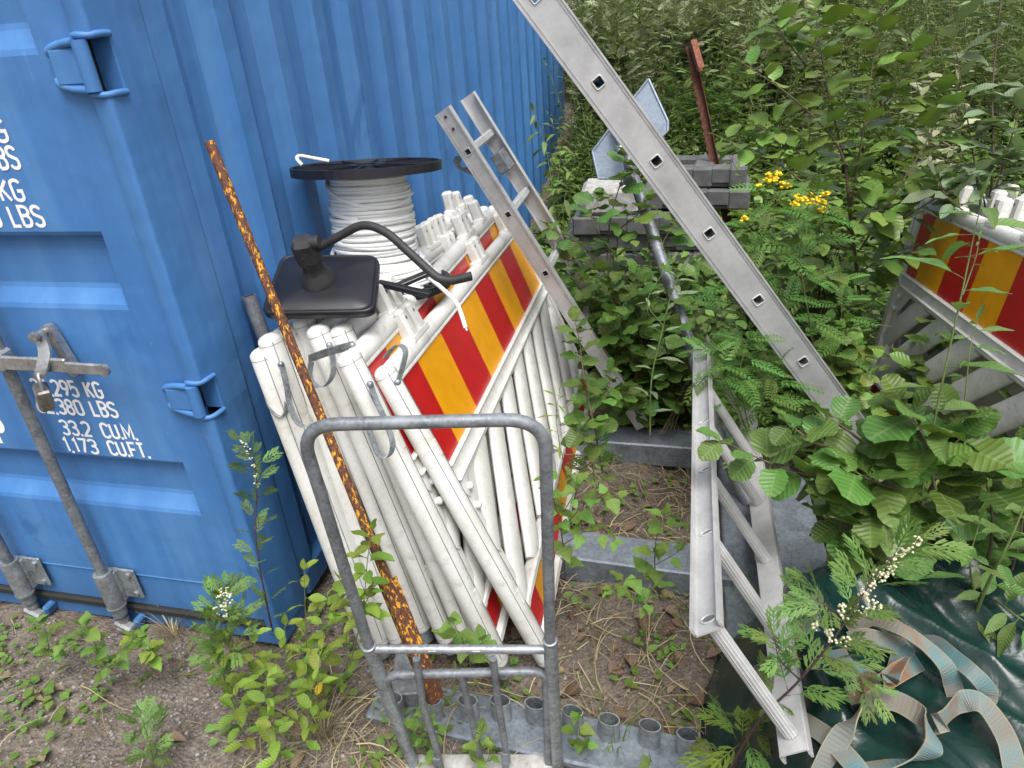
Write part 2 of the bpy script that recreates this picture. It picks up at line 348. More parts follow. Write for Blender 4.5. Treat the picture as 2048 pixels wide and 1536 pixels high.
M['willow'] = m_leaf('willow_leaf', (0.085, 0.161, 0.034), (0.158, 0.241, 0.069), (.22, .3, .14), 12, .45, .25, .1, .3)
M['silver'] = m_leaf('silver_willow_leaf', (0.122, 0.172, 0.092), (0.207, 0.265, 0.149), (.24, .3, .2), 12, .55, .2, 0, .25)
M['weed'] = m_leaf('yellow_green_weed_leaf', (0.127, 0.200, 0.025), (0.265, 0.340, 0.045), (.3, .4, .14), 7, .5, .3, .5, .3)
M['mug'] = m_leaf('mugwort_leaf', (0.099, 0.176, 0.039), (0.175, 0.264, 0.066), (.2, .3, .1), 0, .55, .25)
M['tansy'] = m_leaf('tansy_leaf', (0.074, 0.161, 0.031), (0.148, 0.252, 0.056), (.1, .2, .05), 0, .55, .25)
M['herb'] = m_leaf('meadow_leaf', (0.066, 0.102, 0.023), (0.180, 0.215, 0.062), (.1, .2, .05), 0, .6, .25)
M['herbg'] = m_leaf('grey_green_leaf', (0.165, 0.189, 0.091), (0.358, 0.364, 0.221), (.1, .2, .05), 0, .65, .2)
M['grass'] = m_leaf('grass_blade', (.09, .17, .03), (.17, .26, .05), (.1, .2, .05), 0, .5, .3)
M['straw'] = m_leaf('dry_grass', (.24, .18, .10), (.42, .34, .21), (.1, .2, .05), 0, .8, .1)
M['dead'] = m_leaf('dead_leaf', (.09, .05, .03), (.24, .17, .12), (.3, .2, .13), 6, .7, .05, 0, .4)
M['flow'] = m_plain('yellow_flower', (.80, .55, .01), .7, 0, .25, 200, .001); M['cream'] = m_plain('cream_flower', (.62, .60, .40), .7, 0, .2, 200, .001)
M['ylf'] = m_leaf('yellowed_leaf', (.45, .34, .02), (.6, .33, .03), (.5, .5, .2), 0, .6, .3)
M['peb'] = m_leaf('pebble', (.09, .08, .07), (.25, .235, .22), (.1, .1, .1), 0, .85, .0)

# ------------------------------------------------------------------ ground
def gh(x, y):
    h = .012*math.sin(x*5.1+y*3.3)+.01*math.sin(x*11-y*7.7)+.006*math.sin(23*x+17*y)+.004*math.sin(41*x-37*y)
    s = max(0, y-3.4); return GZ - .03*min(max(y, 0), 3)*.5 + h + .30*s - .0 if y < 9 else GZ+.30*5.6+h
def build_ground():
    m = MB()
    def grid(xs, ys):
        nx, ny = len(xs), len(ys); V = [(x, y, gh(x, y)+random.uniform(-1, 1)*.003) for y in ys for x in xs]
        m.add(V, [(j*nx+i, j*nx+i+1, (j+1)*nx+i+1, (j+1)*nx+i) for j in range(ny-1) for i in range(nx-1)])
    xs = [-60, -30, -15, -8, -4, -2.5]+list(np.arange(-2, 4.01, .03))+[5, 7, 10, 15, 30, 60]
    ys = [-60, -30, -15, -8, -4, -2]+list(np.arange(-1.5, 3.3, .03))+list(np.arange(3.4, 9.2, .2))+[12, 18, 30, 60, 120]
    grid(xs, ys)
    return m.build('ground', M['ground'])
tag(build_ground(), kind='structure')

# ------------------------------------------------------------------ shipping container
def container():
    root = empty('shipping_container', (-1.2, 3, GZ)); tag(root, 'blue steel shipping container with white weight markings on its door', 'shipping container')
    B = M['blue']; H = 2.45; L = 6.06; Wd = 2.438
    # side wall: trapezoid corrugation
    def side(xo, sg, name):
        m = MB(); prof = [(.19, 0.0), (.262, 0), (.275, -.01)]
        y = .275; prof = [(.17, 0), (.262, 0)]
        y = .262
        while y < L-.35:
            prof += [(y+.068, -.036), (y+.138, -.036), (y+.206, 0), (y+.276, 0)]; y += .276
        prof.append((L-.1, 0)); V = []
        for (yy, dx) in prof: V += [(xo+sg*dx, yy, .06), (xo+sg*dx, yy, H)]
        m.add(V, [(2*i, 2*i+2, 2*i+3, 2*i+1) for i in range(len(prof)-1)], smooth=False)
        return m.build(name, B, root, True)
    side(-.002, 1, 'side_wall'); side(-Wd+.002, -1, 'side_wall')
    m = MB(); m.add([(-Wd+.05, .1, .0), (-.05, .1, .0), (-.05, L-.05, .0), (-Wd+.05, L-.05, .0)], [(0, 1, 2, 3)])
    m.add([(-Wd+.05, .1, H-.02), (-.05, .1, H-.02), (-.05, L-.05, H-.02), (-Wd+.05, L-.05, H-.02)], [(0, 1, 2, 3)])
    m.add([(-Wd+.05, L-.06, 0), (-.05, L-.06, 0), (-.05, L-.06, H), (-Wd+.05, L-.06, H)], [(0, 1, 2, 3)]); m.build('roof', B, root, True)
    for x in (-.05, -Wd+.05):
        for (w_, z) in ((.1, 0), (.08, H)): m = MB(); m.box((x, L/2+.05, z), (w_, L-.3, w_*1.1), bev=.01); m.build('side_rail', B, root, True)
    # corner posts: rounded pressed section, cut away at the hinges
    hz = [(.806, .905), (1.625, 1.735)]
    def post(xo, sg, cut):
        m = MB()
        def sec(): # (x,y) section from door gap round to the side wall
            P = [(-.048, .05), (-.048, .004)]
            r = .018
            P += [(-.044, 0)] + [(-.02, 0)] if False else [(-.045, .0)]
            for k in range(7):
                a = math.pi/2*k/6; P.append((-r*.6+r*.6*math.sin(a), r*.6-r*.6*math.cos(a)))
            P += [(.006, .08), (.007, .165), (.003, .176), (-.04, .19)]
            return P
        S = sec(); segs = [(-.03, H)] if not cut else [(-.03, hz[0][0]), (hz[0][1], hz[1][0]), (hz[1][1], H)]
        for (z0, z1) in segs:
            V = []
            for (x, y) in S: V += [(xo+sg*x, y, z0), (xo+sg*x, y, z1)]
            m.add(V, [(2*i, 2*i+2, 2*i+3, 2*i+1) for i in range(len(S)-1)], smooth=True)
        if cut:   # between: only the side part behind the pin
            for (z0, z1) in hz:
                V = []; Q = [(-.048, .05), (.001, .05), (.0038, .052), (.006, .08), (.007, .165), (.003, .176), (-.04, .19)]
                for (x, y) in Q: V += [(xo+sg*x, y, z0), (xo+sg*x, y, z1)]
                m.add(V, [(2*i, 2*i+2, 2*i+3, 2*i+1) for i in range(len(Q)-1)], smooth=False)
        pz = m.build('corner_post', B, root, True)
        if cut:
            for (z0, z1) in hz:   # weld lips
                for z in (z0-.004, z1+.003):
                    b = MB(); b.tube(smooth_path([(-.046, .004, z), (-.03, -.003, z+.001), (-.008, .003, z-.001), (.004, .022, z+.001), (.006, .05, z)], 4), .0075, 8, uvscale=1); b.build('weld_lip', B, pz, True)

        return pz
    post(0, 1, True); post(-Wd, -1, False)
    m = MB()
    for x in (-.07, -Wd+.07):
        for z in (-.062, H+.03):
            for y in (.088, L-.08): m = MB(); m.box((x-.004 if x > -1 else x+.004, y, z), (.14, .16, .07 if z < 0 else .12), bev=.01); m.build('corner_casting', B, root, True)
    for x in (-.05, -Wd+.05): m = MB(); m.box((x, L-.05, 1.2), (.09, .09, 2.4), bev=.01); m.build('rear_post', B, root, True)
    m = MB(); m.box((-Wd/2, .08, -.06), (Wd-.30, .12, .06), bev=.006); m.build('door_sill', B, root, True); m = MB(); m.box((-Wd/2, .07, H+.03), (Wd-.34, .12, .12), bev=.006); m.build('door_header', B, root, True)
    # doors: horizontal trapezoid pressings
    def door(x0, x1, edge_r):
        m = MB(); yo, yi = .018, .052
        zs = [(-.0, yo), (.146, yo), (.1465, yo-.004), (.149, yo-.004)]
        zs = [(.0, yo), (.146, yo-.0)]
        prof = [(.005, .022), (.141, .022), (.146, .016), (.150, yo), (.439, yo), (.492, yi), (.600, yi), (.622, yo), (1.113, yo), (1.160, yi), (1.287, yi), (1.307, yo), (1.715, yo), (1.765, yi), (1.90, yi), (1.925, yo), (2.4, yo)]
        xa, xb = x0+.11, x1-.11
        fp = [prof[0]]
        for k in range(1, len(prof)-1):
            (z0, y0), (z1, y1), (z2, y2) = prof[k-1:k+2]
            if z1 > .2:
                for (za, ya) in ((z0, y0), (z2, y2)):
                    ln = math.hypot(za-z1, ya-y1); t = min(.3, .007/ln); fp.append((z1+(za-z1)*t, y1+(ya-y1)*t))
            else: fp += [(z1-.0006, y1), (z1, y1)] if z1 < .2 else [(z1, y1)]
        fp.append(prof[-1]); prof0 = prof; prof = fp
        V = []
        for (z, y) in prof: V += [(xa, y, z), (xb, y, z)]
        m.add(V, [(2*i, 2*i+1, 2*i+3, 2*i+2) for i in range(len(prof)-1)], smooth=False)
        for (xs, xin) in ((x0, xa), (x1, xb)):
            V = [];   # stile
            for (z, y) in prof: V += [(xs, .018 if z > .147 else .022, z), (xin+(.004 if xs < xin else -.004)*0, yo if z > .147 else .022, z)]
            m.add(V, [(2*i, 2*i+1, 2*i+3, 2*i+2) for i in range(len(prof)-1)], smooth=False)
            for k in range(len(prof)-1):   # end wall of each recess
                z0, y0 = prof[k]; z1, y1 = prof[k+1]
                if z0 > .15 and max(y0, y1) > yo: m.add([(xin, yo, z0), (xin, y0, z0), (xin, y1, z1), (xin, yo, z1)], [(0, 1, 2, 3)], smooth=False)
            m.add([(xs, .018, .005), (xs, .07, .005), (xs, .07, 2.4), (xs, .018, 2.4)], [(0, 1, 2, 3)], smooth=False)
        m.box(((x0+x1)/2, .072, 1.2), (x1-x0-.01, .01, 2.39))
        d = m.build('door', B, root, True)
        g = MB(); g.box(((x0+x1)/2, .022, -.013), (x1-x0, .03, .03), bev=.006); g.box((x1-.004, .05, 1.2), (.012, .03, 2.39)); g.build('gasket', M['gasket'], d, True)
        return d
    dr = door(-1.178, -.052, True); door(-2.39, -1.20, False)
    # hinges
    for (z0, z1) in hz:
        zc = (z0+z1)/2; m = MB()
        m.tube([(-.030, -.004, z0+.004), (-.030, -.004, z1-.004)], .0165, 16)
        m.box((-.078, .006, zc), (.09, .022, (z1-z0)*.74), bev=.008)
        for s in (-1, 1):
            zz = zc+s*(z1-z0)*.40
            m.tube(smooth_path([(-.128, .010, zc+s*(z1-z0)*.22), (-.118, .006, zc+s*(z1-z0)*.32), (-.085, .002, zz), (-.04, -.006, zz+s*.004)], 4), .0095, 8)
        m.box((-.118, .012, zc), (.016, .010, (z1-z0)*.4), bev=.004)
        m.build('hinge', B, root, True)
    # weathered lock rods with feet and guides
    for rx in (-.585, -.965):
        m = MB(); m.tube([(rx, -.028, -.02), (rx, -.028, 2.35)], .0168, 18, m=0); rod = m.build('lock_rod', M['galvd'], root, True)
        m = MB()
        m.tube([(rx, -.028, .04), (rx, -.028, .185)], .029, 20); m.tube([(rx, -.028, .0), (rx, -.028, .04)], .024, 18); m.tube([(rx, -.028, .036), (rx, -.028, .044)], .031, 18)
        m.box((rx+.050, .006, .115), (.080, .009, .125), bev=.004); m.box((rx-.0, .0, .11), (.055, .03, .13), bev=.004)
        for (dx, dz) in ((.066, .155), (.070, .075)): m.tube([(rx+dx, .006, dz), (rx+dx, -.006, dz)], .010, 12)
        m.build('rod_guide', M['galv'], rod, True)
        m = MB(); m.tube([(rx, -.028, -.02), (rx, -.028, -.035)], .019, 14); m.box((rx+.006, -.035, -.045), (.07, .036, .026), Matrix.Rotation(.5, 3, 'Y'), bev=.008); m.box((rx-.014, -.03, -.066), (.036, .036, .026), bev=.008)
        m.build('cam_end', M['bolt'], rod, True)
        [(lambda k_: (k_.box((rx+sx_*.036, .0, -.055), (.024, .05, .045), Matrix.Rotation(.3*sx_, 3, 'Y'), bev=.006), k_.build('cam_keeper', B, root, True)))(MB()) for sx_ in (-1, 1)]
    # handle, hub and hasp
    m = MB(); hub = (-.585, -.028)
    m.box((hub[0], -.034, .972), (.05, .05, .06), bev=.008)
    m.box((-.455, -.052, .972), (.21, .012, .042), bev=.004)
    m.box((-.31, -.052, .966), (.15, .010, .034), Matrix.Rotation(.02, 3, 'Y'), bev=.004)
    m.tube([(-.238, -.0462, .9645), (-.238, -.0578, .9645)], .0168, 18)
    h = m.build('door_handle', M['bolt'], root, True)
    m = MB()
    for s in ((-.415, .048), (-.36, .04)):
        pass
    out = [(-.408, 1.052), (-.402, 1.066), (-.388, 1.072), (-.372, 1.066), (-.362, 1.045), (-.350, .99), (-.338, .94), (-.330, .905), (-.338, .888), (-.352, .884), (-.366, .895), (-.374, .94), (-.385, .985), (-.405, 1.02)]
    out = [(-.435+(x+.405)*.8, 1.052+(z-1.052)*.82) for x, z in out]; m.prism([(x, -.012, z) for x, z in out], (0, 1, 0), .022)
    hs = m.build('hasp', M['bolt'], root, True)
    m = MB(); m.ribbon(smooth_path([(-.426, -.028, 1.052), (-.420, -.034, 1.03), (-.412, -.046, 1.005), (-.410, -.066, .98), (-.422, -.074, .958), (-.434, -.072, .942)], 4), Vector((.034, .004, 0)), .009)
    m.tube([(-.426, -.010, 1.050), (-.426, -.042, 1.050)], .011, 12); m.tube([(-.426, -.042, 1.050), (-.426, -.052, 1.050)], .015, 6)
    m.build('hasp_flap', M['bolt'], hs, True)
    return root, dr
cont, cdoor = container()

# stroke lettering
def glyph(ch):
    w = .40; A = lambda cx, cy, rx, ry, a0, a1, n=8: [(cx+rx*math.cos(R_(a0+(a1-a0)*i/n)), cy+ry*math.sin(R_(a0+(a1-a0)*i/n))) for i in range(n+1)]
    h = w/2; q = .2
    if ch in 'O0': return [A(h, 1-q, h, q, 0, 180)+A(h, q, h, q, 180, 360)+[(w, 1-q)]], w
    if ch == '1': return [[(.0, .82), (.13, 1.0), (.13, 0)]], .16
    if ch == '2': return [A(h, 1-q, h, q, 170, 0)+[(w, .66), (w*.9, .5), (0.02, .06), (0, 0), (w, 0)]], w
    if ch == '3': return [A(h, 1-q, h, q, 165, 0)+[(w, .7)]+A(h, .70, h, .16, 0, -75, 5)+[(h*.7, .54)], [(h*.7, .54), (h*1.2, .54)]+A(h, .34, h, .19, 70, 0, 5)+[(w, .2)]+A(h, q, h, q, 0, -165)], w
    if ch == '4': return [[(w*.75, 0), (w*.75, 1), (0, .28), (w, .28)]], w
    if ch == '5': return [[(w*.95, 1), (.03, 1), (.03, .55)]+A(h, .46, h, .17, 125, 0, 6)+[(w, .2)]+A(h, q, h, q, 0, -165)], w
    if ch == '6': return [[(w*.62, 1), (.03, .45), (0, .3)]+A(h, q, h, q, 180, 360)+[(w, .38)]+A(h, .38, h, .17, 0, 165)], w
    if ch == '7': return [[(0, 1), (w, 1), (w*.35, 0)]], w*.95
    if ch == '8': return [A(h, .77, h*.92, .23, 0, 360, 16), A(h, .27, h, .27, 0, 360, 16)], w
    if ch == '9': return [[(w*.38, 0), (w*.97, .55), (w, .7)]+A(h, 1-q, h, q, 0, 180)+[(0, .62)]+A(h, .62, h, .17, 180, 345)], w
    if ch == 'K': return [[(0, 0), (0, 1)], [(w, 1), (.0, .42)], [(.13, .6), (w, 0)]], w
    if ch == 'G': return [A(h, 1-q, h, q, 15, 180)+A(h, q, h, q, 180, 360)+[(w, .47), (h, .47)]], w
    if ch == 'C': return [A(h, 1-q, h, q, 0, 180)+A(h, q, h, q, 180, 360)], w
    if ch == 'L': return [[(0, 1), (0, 0), (w*.85, 0)]], w*.85
    if ch == 'B': return [[(0, 0), (0, 1), (h, 1)]+A(h, .77, h, .23, 90, -90)+[(.0, .54)], [(h, .54)]+A(h, .27, h, .27, 90, -90)+[(0, 0)]], w
    if ch == 'S': return [A(h, 1-q, h, q, 10, 180)+[(0, .72), (.05, .6), (w*.93, .42), (w, .3)]+A(h, q, h, q, 0, -170)], w
    if ch == 'U': return [[(0, 1)]+A(h, q, h, q, 180, 360)+[(w, 1)]], w
    if ch == 'M': return [[(0, 0), (0, 1), (.26, .25), (.52, 1), (.52, 0)]], .52
    if ch == 'F': return [[(0, 0), (0, 1), (w, 1)], [(0, .52), (w*.85, .52)]], w*.9
    if ch == 'T': return [[(0, 1), (w, 1)], [(h, 1), (h, 0)]], w
    if ch == 'A': return [[(0, 0), (h, 1), (w, 0)], [(.08, .3), (w-.08, .3)]], w
    if ch == 'P': return [[(0, 0), (0, 1), (h, 1)]+A(h, .75, h, .25, 90, -90)+[(0, .5)]], w
    if ch == 'R': return [[(0, 0), (0, 1), (h, 1)]+A(h, .75, h, .25, 90, -90)+[(0, .5)], [(h, .5), (w, 0)]], w
    if ch == '.': return [[(0.0, -.08), (0.0, .10)]], .04
    if ch == ',': return [[(0.03, .04), (-.03, -.12)]], .04
    return [], .3
def stroke(m, pts, wd, F):
    P = [Vector((a, b)) for a, b in pts]; Q = [P[0]]
    for p in P[1:]:
        if (p-Q[-1]).length > 1e-4: Q.append(p)
    P = Q; n = len(P); e = .5*wd
    if n > 1: P[0] = P[0]+(P[0]-P[1]).normalized()*e*.0; 
    V = []
    for i in range(n):
        a = (P[i]-P[i-1]).normalized() if i else None; b = (P[i+1]-P[i]).normalized() if i < n-1 else None
        if a is None: a = b
        if b is None: b = a
        t = (a+b); t = t.normalized() if t.length > 1e-3 else a; nn = Vector((-t.y, t.x)); k = 1/max(.5, nn.dot(Vector((-a.y, a.x))))
        for s in (1, -1): c = P[i]+nn*s*e*k; V.append(F(c.x, c.y))
    m.add(V, [(2*i, 2*i+1, 2*i+3, 2*i+2) for i in range(n-1)], smooth=False)
def write(m, txt, x0, z0, H, width, y, sw=.15):
    adv = []; x = 0
    for ch in txt:
        g, w = glyph(ch)
        if ch == ' ': x += .42; continue
        adv.append((x+(.0 if ch not in '.,' else -.0), g)); x += w+(.17 if ch not in '.,' else .17)
    tot = x-.17; sx = width/tot
    wd = sw*H
    for (ax, g) in adv:
        for k_, st in enumerate(g):
            yy = y-.00035*k_-.0001*(len(m.v) % 7); c_ = [0]
            P = [((ax+a)*sx/H, b) for a, b in st]
            stroke(m, [(p[0], p[1]*.88+.06) for p in P], sw, lambda u, v, c_=c_, yy=yy: (c_.__setitem__(0, c_[0]+1), (x0+u*H, yy-c_[0]*.00001, z0+v*H))[1])
ty = .0174
for (t, x0, x1, z, h) in [('30.480 KG'.replace('.', ','), -.66, -.33, 1.528, .056), ('67,200 LBS', -.62, -.326, 1.466, .056), ('2,185 KG', -.60, -.35, 1.389, .056), ('4,820 LBS', -.60, -.32, 1.325, .056),
                        ('28,295 KG', -.585, -.350, .831, .055), ('62,380 LBS', -.601, -.325, .769, .054), ('33.2', -.545, -.445, .696, .054), ('CU.M.', -.402, -.288, .695, .054), ('1,173', -.560, -.447, .634, .054), ('CU.FT.', -.402, -.268, .634, .054), ('CU.CAP', -1.03, -.769, .640, .105)]:
    m = MB(); write(m, t, x0, z, h, x1-x0, ty, .155); m.build('weight_marking', M['wtext'], cdoor, True)

# padlock
def padlock():
    root = empty('padlock', D(88, 790, 1)); c = Vector((-.437, -.078, .905)); root.location = c
    tag(root, 'dark steel padlock hanging from the container door handle', 'padlock')
    Mx = Matrix.Rotation(R_(9), 3, 'Y') @ Matrix.Rotation(R_(-38), 3, 'Z')
    m = MB(); m.box(c+Mx@Vector((0, 0, -.018)), (.066, .034, .062), Mx, bev=.005); m.build('lock_body', M['lock'], root, True)
    m = MB(); P = [(-.019, 0, .006), (-.019, 0, .034)]+[(-.019*math.cos(a), 0, .034+.019*math.sin(a)) for a in np.linspace(.2, math.pi-.2, 9)]+[(.019, 0, .034), (.019, 0, .006)]
    m.tube([c+Mx@Vector(q) for q in P], .0046, 10); m.build('shackle', M['bolt'], root, True)
    m = MB(); m.box(c+Mx@Vector((0, -.0175, -.018)), (.052, .003, .044), Mx, bev=.001); m.build('face_plate', M['galvd'], root, True)
padlock()

# ------------------------------------------------------------------ barrier boards
def barrier_meshes(L=1.92):
    p = {}
    m = MB(); m.tube([(0, 0, -.02), (0, 0, .5), (0, 0, 1.0)], .036, 20, r2=.030, up=(1, 0, 0), round_end=True)
    m.box((.016, -.0272, .5), (.0016, .0016, 1.0), m=1); m.box((-.024, -.0222, .5), (.0014, .0016, 1.0), m=1)
    for zz in (-.006, .992): m.tube([(math.cos(t)*.0363, math.sin(t)*.0303, zz) for t in np.linspace(0, 6.2832, 21)], .0006, 4, cap=False, m=1)
    m.box((.001, -.0305, .22), (.016, .004, .05), bev=.0015); m.box((.001, -.0305, .75), (.016, .004, .05), bev=.0015); p['post'] = m
    m = MB()   # top rail: rounded profile with a bead below
    m.tube([(.04, 0, .985), (L-.1, 0, .985)], .030, 14, r2=.024, up=(0, 0, 1), round_end=True); m.box((L/2, 0, .957), (L-.05, .034, .014), bev=.004); p['top_rail'] = m
    m = MB(); nb = [.052]+[.175+.243*i for i in range(8)]
    nb = [b for b in nb if b < L-.08]+[L-.06]
    for sgn in (-1, 1):
        for i in range(len(nb)-1):
            t0 = 0 if i == 0 else .012; t1 = 0 if i == len(nb)-2 else .012
            V = [(nb[i]-t0, sgn*.0105, .677), (nb[i+1]-t1, sgn*.0105, .677), (nb[i+1]+t1, sgn*.0105, .952), (nb[i]+t0, sgn*.0105, .952)]
            m.add(V, [(0, 1, 2, 3)] if sgn < 0 else [(3, 2, 1, 0)], m=i % 2, smooth=False)
    m.box((L/2, 0, .815), (L-.09, .018, .28), m=2); p['striped_panel'] = m
    m = MB()   # ledge under the panel, a shallow trough
    for (dz, th, y) in ((.671, .010, .026), (.622, .010, .030)): m.box((L/2, 0, dz), (L-.06, y*2, th), bev=.004)
    m.box((L/2, 0, .647), (L-.07, .030, .045)); p['ledge'] = m
    m = MB()   # grille
    ang = R_(40); dx, dz = math.cos(ang), math.sin(ang)
    z0, z1 = .155, .618; half = L/2-.02
    def bar(s0, dirx):
        a = Vector((s0, 0, z0)); T = (z1-z0)/dz; b = a+Vector((dx*T*dirx, 0, dz*T)); lo, hi = .035, L-.035
        # clip
        def clip(p, q):
            if p.x < lo:
                if q.x <= lo: return None
                p = p+(q-p)*((lo-p.x)/(q.x-p.x))
            if p.x > hi:
                if q.x >= hi: return None
                p = p+(q-p)*((hi-p.x)/(q.x-p.x))
            return p
        a2 = clip(a, b); b2 = clip(b, a)
        if a2 is None or b2 is None or (b2-a2).length < .05: return
        nn = Vector((0, 1, 0))
        m.tube([a2, b2], .055, 14, r2=.019, up=Vector((-dz*dirx, 0, dx)) if True else None, cap=True)
    half = L-.035; s = -.462
    while s < L: bar(s, 1); s += .24
    m.box((L/2, 0, .16), (L-.06, .045, .03), bev=.008); m.box((L/2, 0, .607), (L-.06, .036, .022), bev=.006)
    m.add([(.03, -.012, .617), (.03, -.012, .43), (.20, -.012, .617)], [(0, 1, 2)], smooth=False); m.add([(.03, .012, .617), (.20, .012, .617), (.03, .012, .43)], [(0, 1, 2)], smooth=False)
    for (a, b) in ((.075, .575), (.062, .515)): m.tube([(a, -.01, b), (a, -.024, b)], .012, 12, round_end=True)
    for k in range(2): m.box((.055 if k == 0 else L-.055, 0, .38), (.045, .026, .5), bev=.005)
    p['grille'] = m
    m = MB(); nb2 = [.052]+[.15+.243*i for i in range(8)]; nb2 = [b for b in nb2 if b < L-.08]+[L-.06]
    for sgn in (-1, 1):
        for i in range(len(nb2)-1):
            V = [(nb2[i]-(.0 if i == 0 else .012), sgn*.0105, .052), (nb2[i+1]-.012, sgn*.0105, .052), (nb2[i+1]+.008, sgn*.0105, .146), (nb2[i]+(0 if i == 0 else .008), sgn*.0105, .146)]
            m.add(V, [(0, 1, 2, 3)] if sgn < 0 else [(3, 2, 1, 0)], m=i % 2, smooth=False)
    m.box((L/2, 0, .098), (L-.09, .018, .10), m=2); p['striped_band'] = m
    m = MB(); m.box((L/2, 0, .028), (L-.04, .045, .046), bev=.014); p['bottom_rail'] = m
    m = MB(); m.tube([(0, 0, -.075), (0, 0, -.015)], .026, 16, r2=.021); p['foot_tube'] = m
    m = MB()
    m.box((0, 0, 1.045), (.052, .046, .11), bev=.010)
    for dx2 in (-.008,):
        for y in (-.0235,): m.tube([(dx2, y+.004, 1.07), (dx2, y, 1.07)], .006, 10, m=1)
    m.box((0, 0, 1.005), (.085, .05, .03), bev=.008); p['lamp_peg'] = m
    return p
BM = barrier_meshes(); BMATS = dict(post=[M['white'], M['galvd']], top_rail=M['white'], striped_panel=[M['red'], M['yel'], M['white']], ledge=M['white'], grille=M['white'], striped_band=[M['red'], M['yel'], M['white']], bottom_rail=M['white'], foot_tube=M['galvd'], lamp_peg=[M['white'], M['galvd']])
LB = 1.92
def make_barrier():
    root = empty('barrier_board')
    for k, mb in BM.items():
        if k in ('post', 'foot_tube'):
            o = mb.build(k, BMATS[k], root); o2 = o.copy(); scn.collection.objects.link(o2); o2.parent = root; o2.location = (LB-.03, 0, 0)
        elif k == 'lamp_peg':
            o = mb.build('lamp_peg', BMATS[k], root); o.location = (.24, 0, 0)
            for x in (.31, 1.12, 1.19, 1.7): o2 = o.copy(); scn.collection.objects.link(o2); o2.parent = root; o2.location = (x, 0, 0)
        else: mb.build(k, BMATS[k], root)
    return root
proto = make_barrier()
def frame_m(Bp, S, U):
    U = Vector(U).normalized(); S = Vector(S); S = (S-U*S.dot(U)).normalized(); Yv = U.cross(S)
    return Matrix(((S.x, Yv.x, U.x, Bp[0]), (S.y, Yv.y, U.y, Bp[1]), (S.z, Yv.z, U.z, Bp[2]), (0, 0, 0, 1)))
barriers = []
specs = [  # foot, top end, direction, label
    ((.862, .058, -.015), (.473, .114, .905), (-.050, .995, -.082), 'white barrier board with red and yellow stripes, outermost of the stack beside the container'),
    (G(1005, 1335, -.01), YP(697, 716, .03), (-.062, .998, -.07), 'white striped barrier board second from the outside, with a flat post end'),
    (G(955, 1320, -.02), YP(682, 660, .15), (-.065, .999, -.06), 'white striped barrier board third from the outside, under the long steel hook strap'),
    (G(905, 1300, -.02), YP(636, 662, .12), (-.05, .999, -.06), 'white striped barrier board fourth from the outside, its post looped by a steel strap'),
    (G(845, 1250, .03), YP(608, 644, .18), (-.035, 1, -.05), 'white striped barrier board whose post top touches the lower edge of the black mirror'),
    (G(800, 1285, -.02), YP(577, 664, .15), (-.02, 1, -.05), 'white striped barrier board whose post top shows just right of the rusty pole'),
    (G(765, 1288, -.02), YP(540, 680, .09), (-.005, 1, -.04), 'white striped barrier board passing behind the rusty yellow pole'),
    (G(735, 1278, -.02), YP(524, 708, .07), (.005, 1, -.04), 'white striped barrier board leaning closest to the blue container wall')]
for i, (b, t, s, lab) in enumerate(specs):
    o = proto if i == 0 else copy_tree(proto)
    up = Vector(t)-Vector(b); b = Vector(t)-up.normalized()*1.0 if i else b; o.matrix_world = frame_m(b, s, up)
    tag(o, lab, 'barrier board', 'striped barrier boards stacked against the container'); barriers.append(o)
    if i:
        pg = [c for c in o.children if c.name.startswith('lamp_peg')]
        for c, x in zip(pg, [.24+.1*math.sin(i*2.1), .31+.1*math.sin(i*2.1), 1.12+.16*math.sin(i*1.7), 1.19+.16*math.sin(i*1.7), 1.62+.09*math.cos(i*2)]): c.location.x = x
rs = [((2.124, 1.903, -.134), (.0718, -.9923, .1013), (.118, .109, .987), 'white barrier board with red and yellow stripes facing the ladders, behind the willow sapling')]
b0 = Vector(rs[0][0]); S0 = Vector(rs[0][1]); U0 = Vector(rs[0][2]); N0 = S0.cross(U0).normalized()
labs = ['white barrier board right behind the front one of the right hand stack', 'white barrier board third in the right hand stack', 'white barrier board fourth in the right hand stack', 'rearmost white barrier board of the right hand stack']
for i in range(5):
    o = copy_tree(proto); dv = Vector((.012, -.02, 0))*math.sin(i*2)
    o.matrix_world = frame_m(b0-N0*.085*i+dv+S0*(.05*i*math.cos(i*3)), S0+Vector((.01*i, 0, 0)), U0)
    tag(o, rs[0][3] if i == 0 else labs[i-1], 'barrier board', 'striped barrier boards stacked on the right')
    pg = [c for c in o.children if c.name.startswith('lamp_peg')]
    for c, x in zip(pg, [.13+.05*i, .34+.09*math.sin(i*1.3), .66-.05*i, .92+.07*i, 1.6]): c.location.x = x
bpy.context.view_layer.update()
# steel hook straps hanging on the posts
def hook(par, pts, w, d, th=.003):
    m = MB(); w = w if abs(w[2]) > .02 else tuple(_F*.013+_r*.010+_u*.003); P = smooth_path([D(x, y, d+dd) for (x, y, dd) in pts], 5); m.ribbon(P, Vector(w), th)
    a = P[0]; m.tube([a, a+Vector((.0, -.006, .002))], .008, 12, round_end=True)
    m.build('steel_hook_strap', M['galv'], par, True)
hook(barriers[0], [(796, 764, -.03), (806, 730, -.03), (811, 703, -.03), (800, 690, -.02), (785, 697, 0), (770, 716, .02)], (-.007, -.005, .003), 1.72)
hook(barriers[3], [(706, 690, -.02), (680, 697, -.03), (650, 706, -.035), (617, 718, -.02)], (.006, -.004, .024), 1.82)
hook(barriers[3], [(660, 690, .02), (666, 720, .0), (665, 750, 0), (650, 771, 0), (633, 772, .0), (620, 755, 0), (622, 725, .0)], (.012, -.016, .006), 1.81)
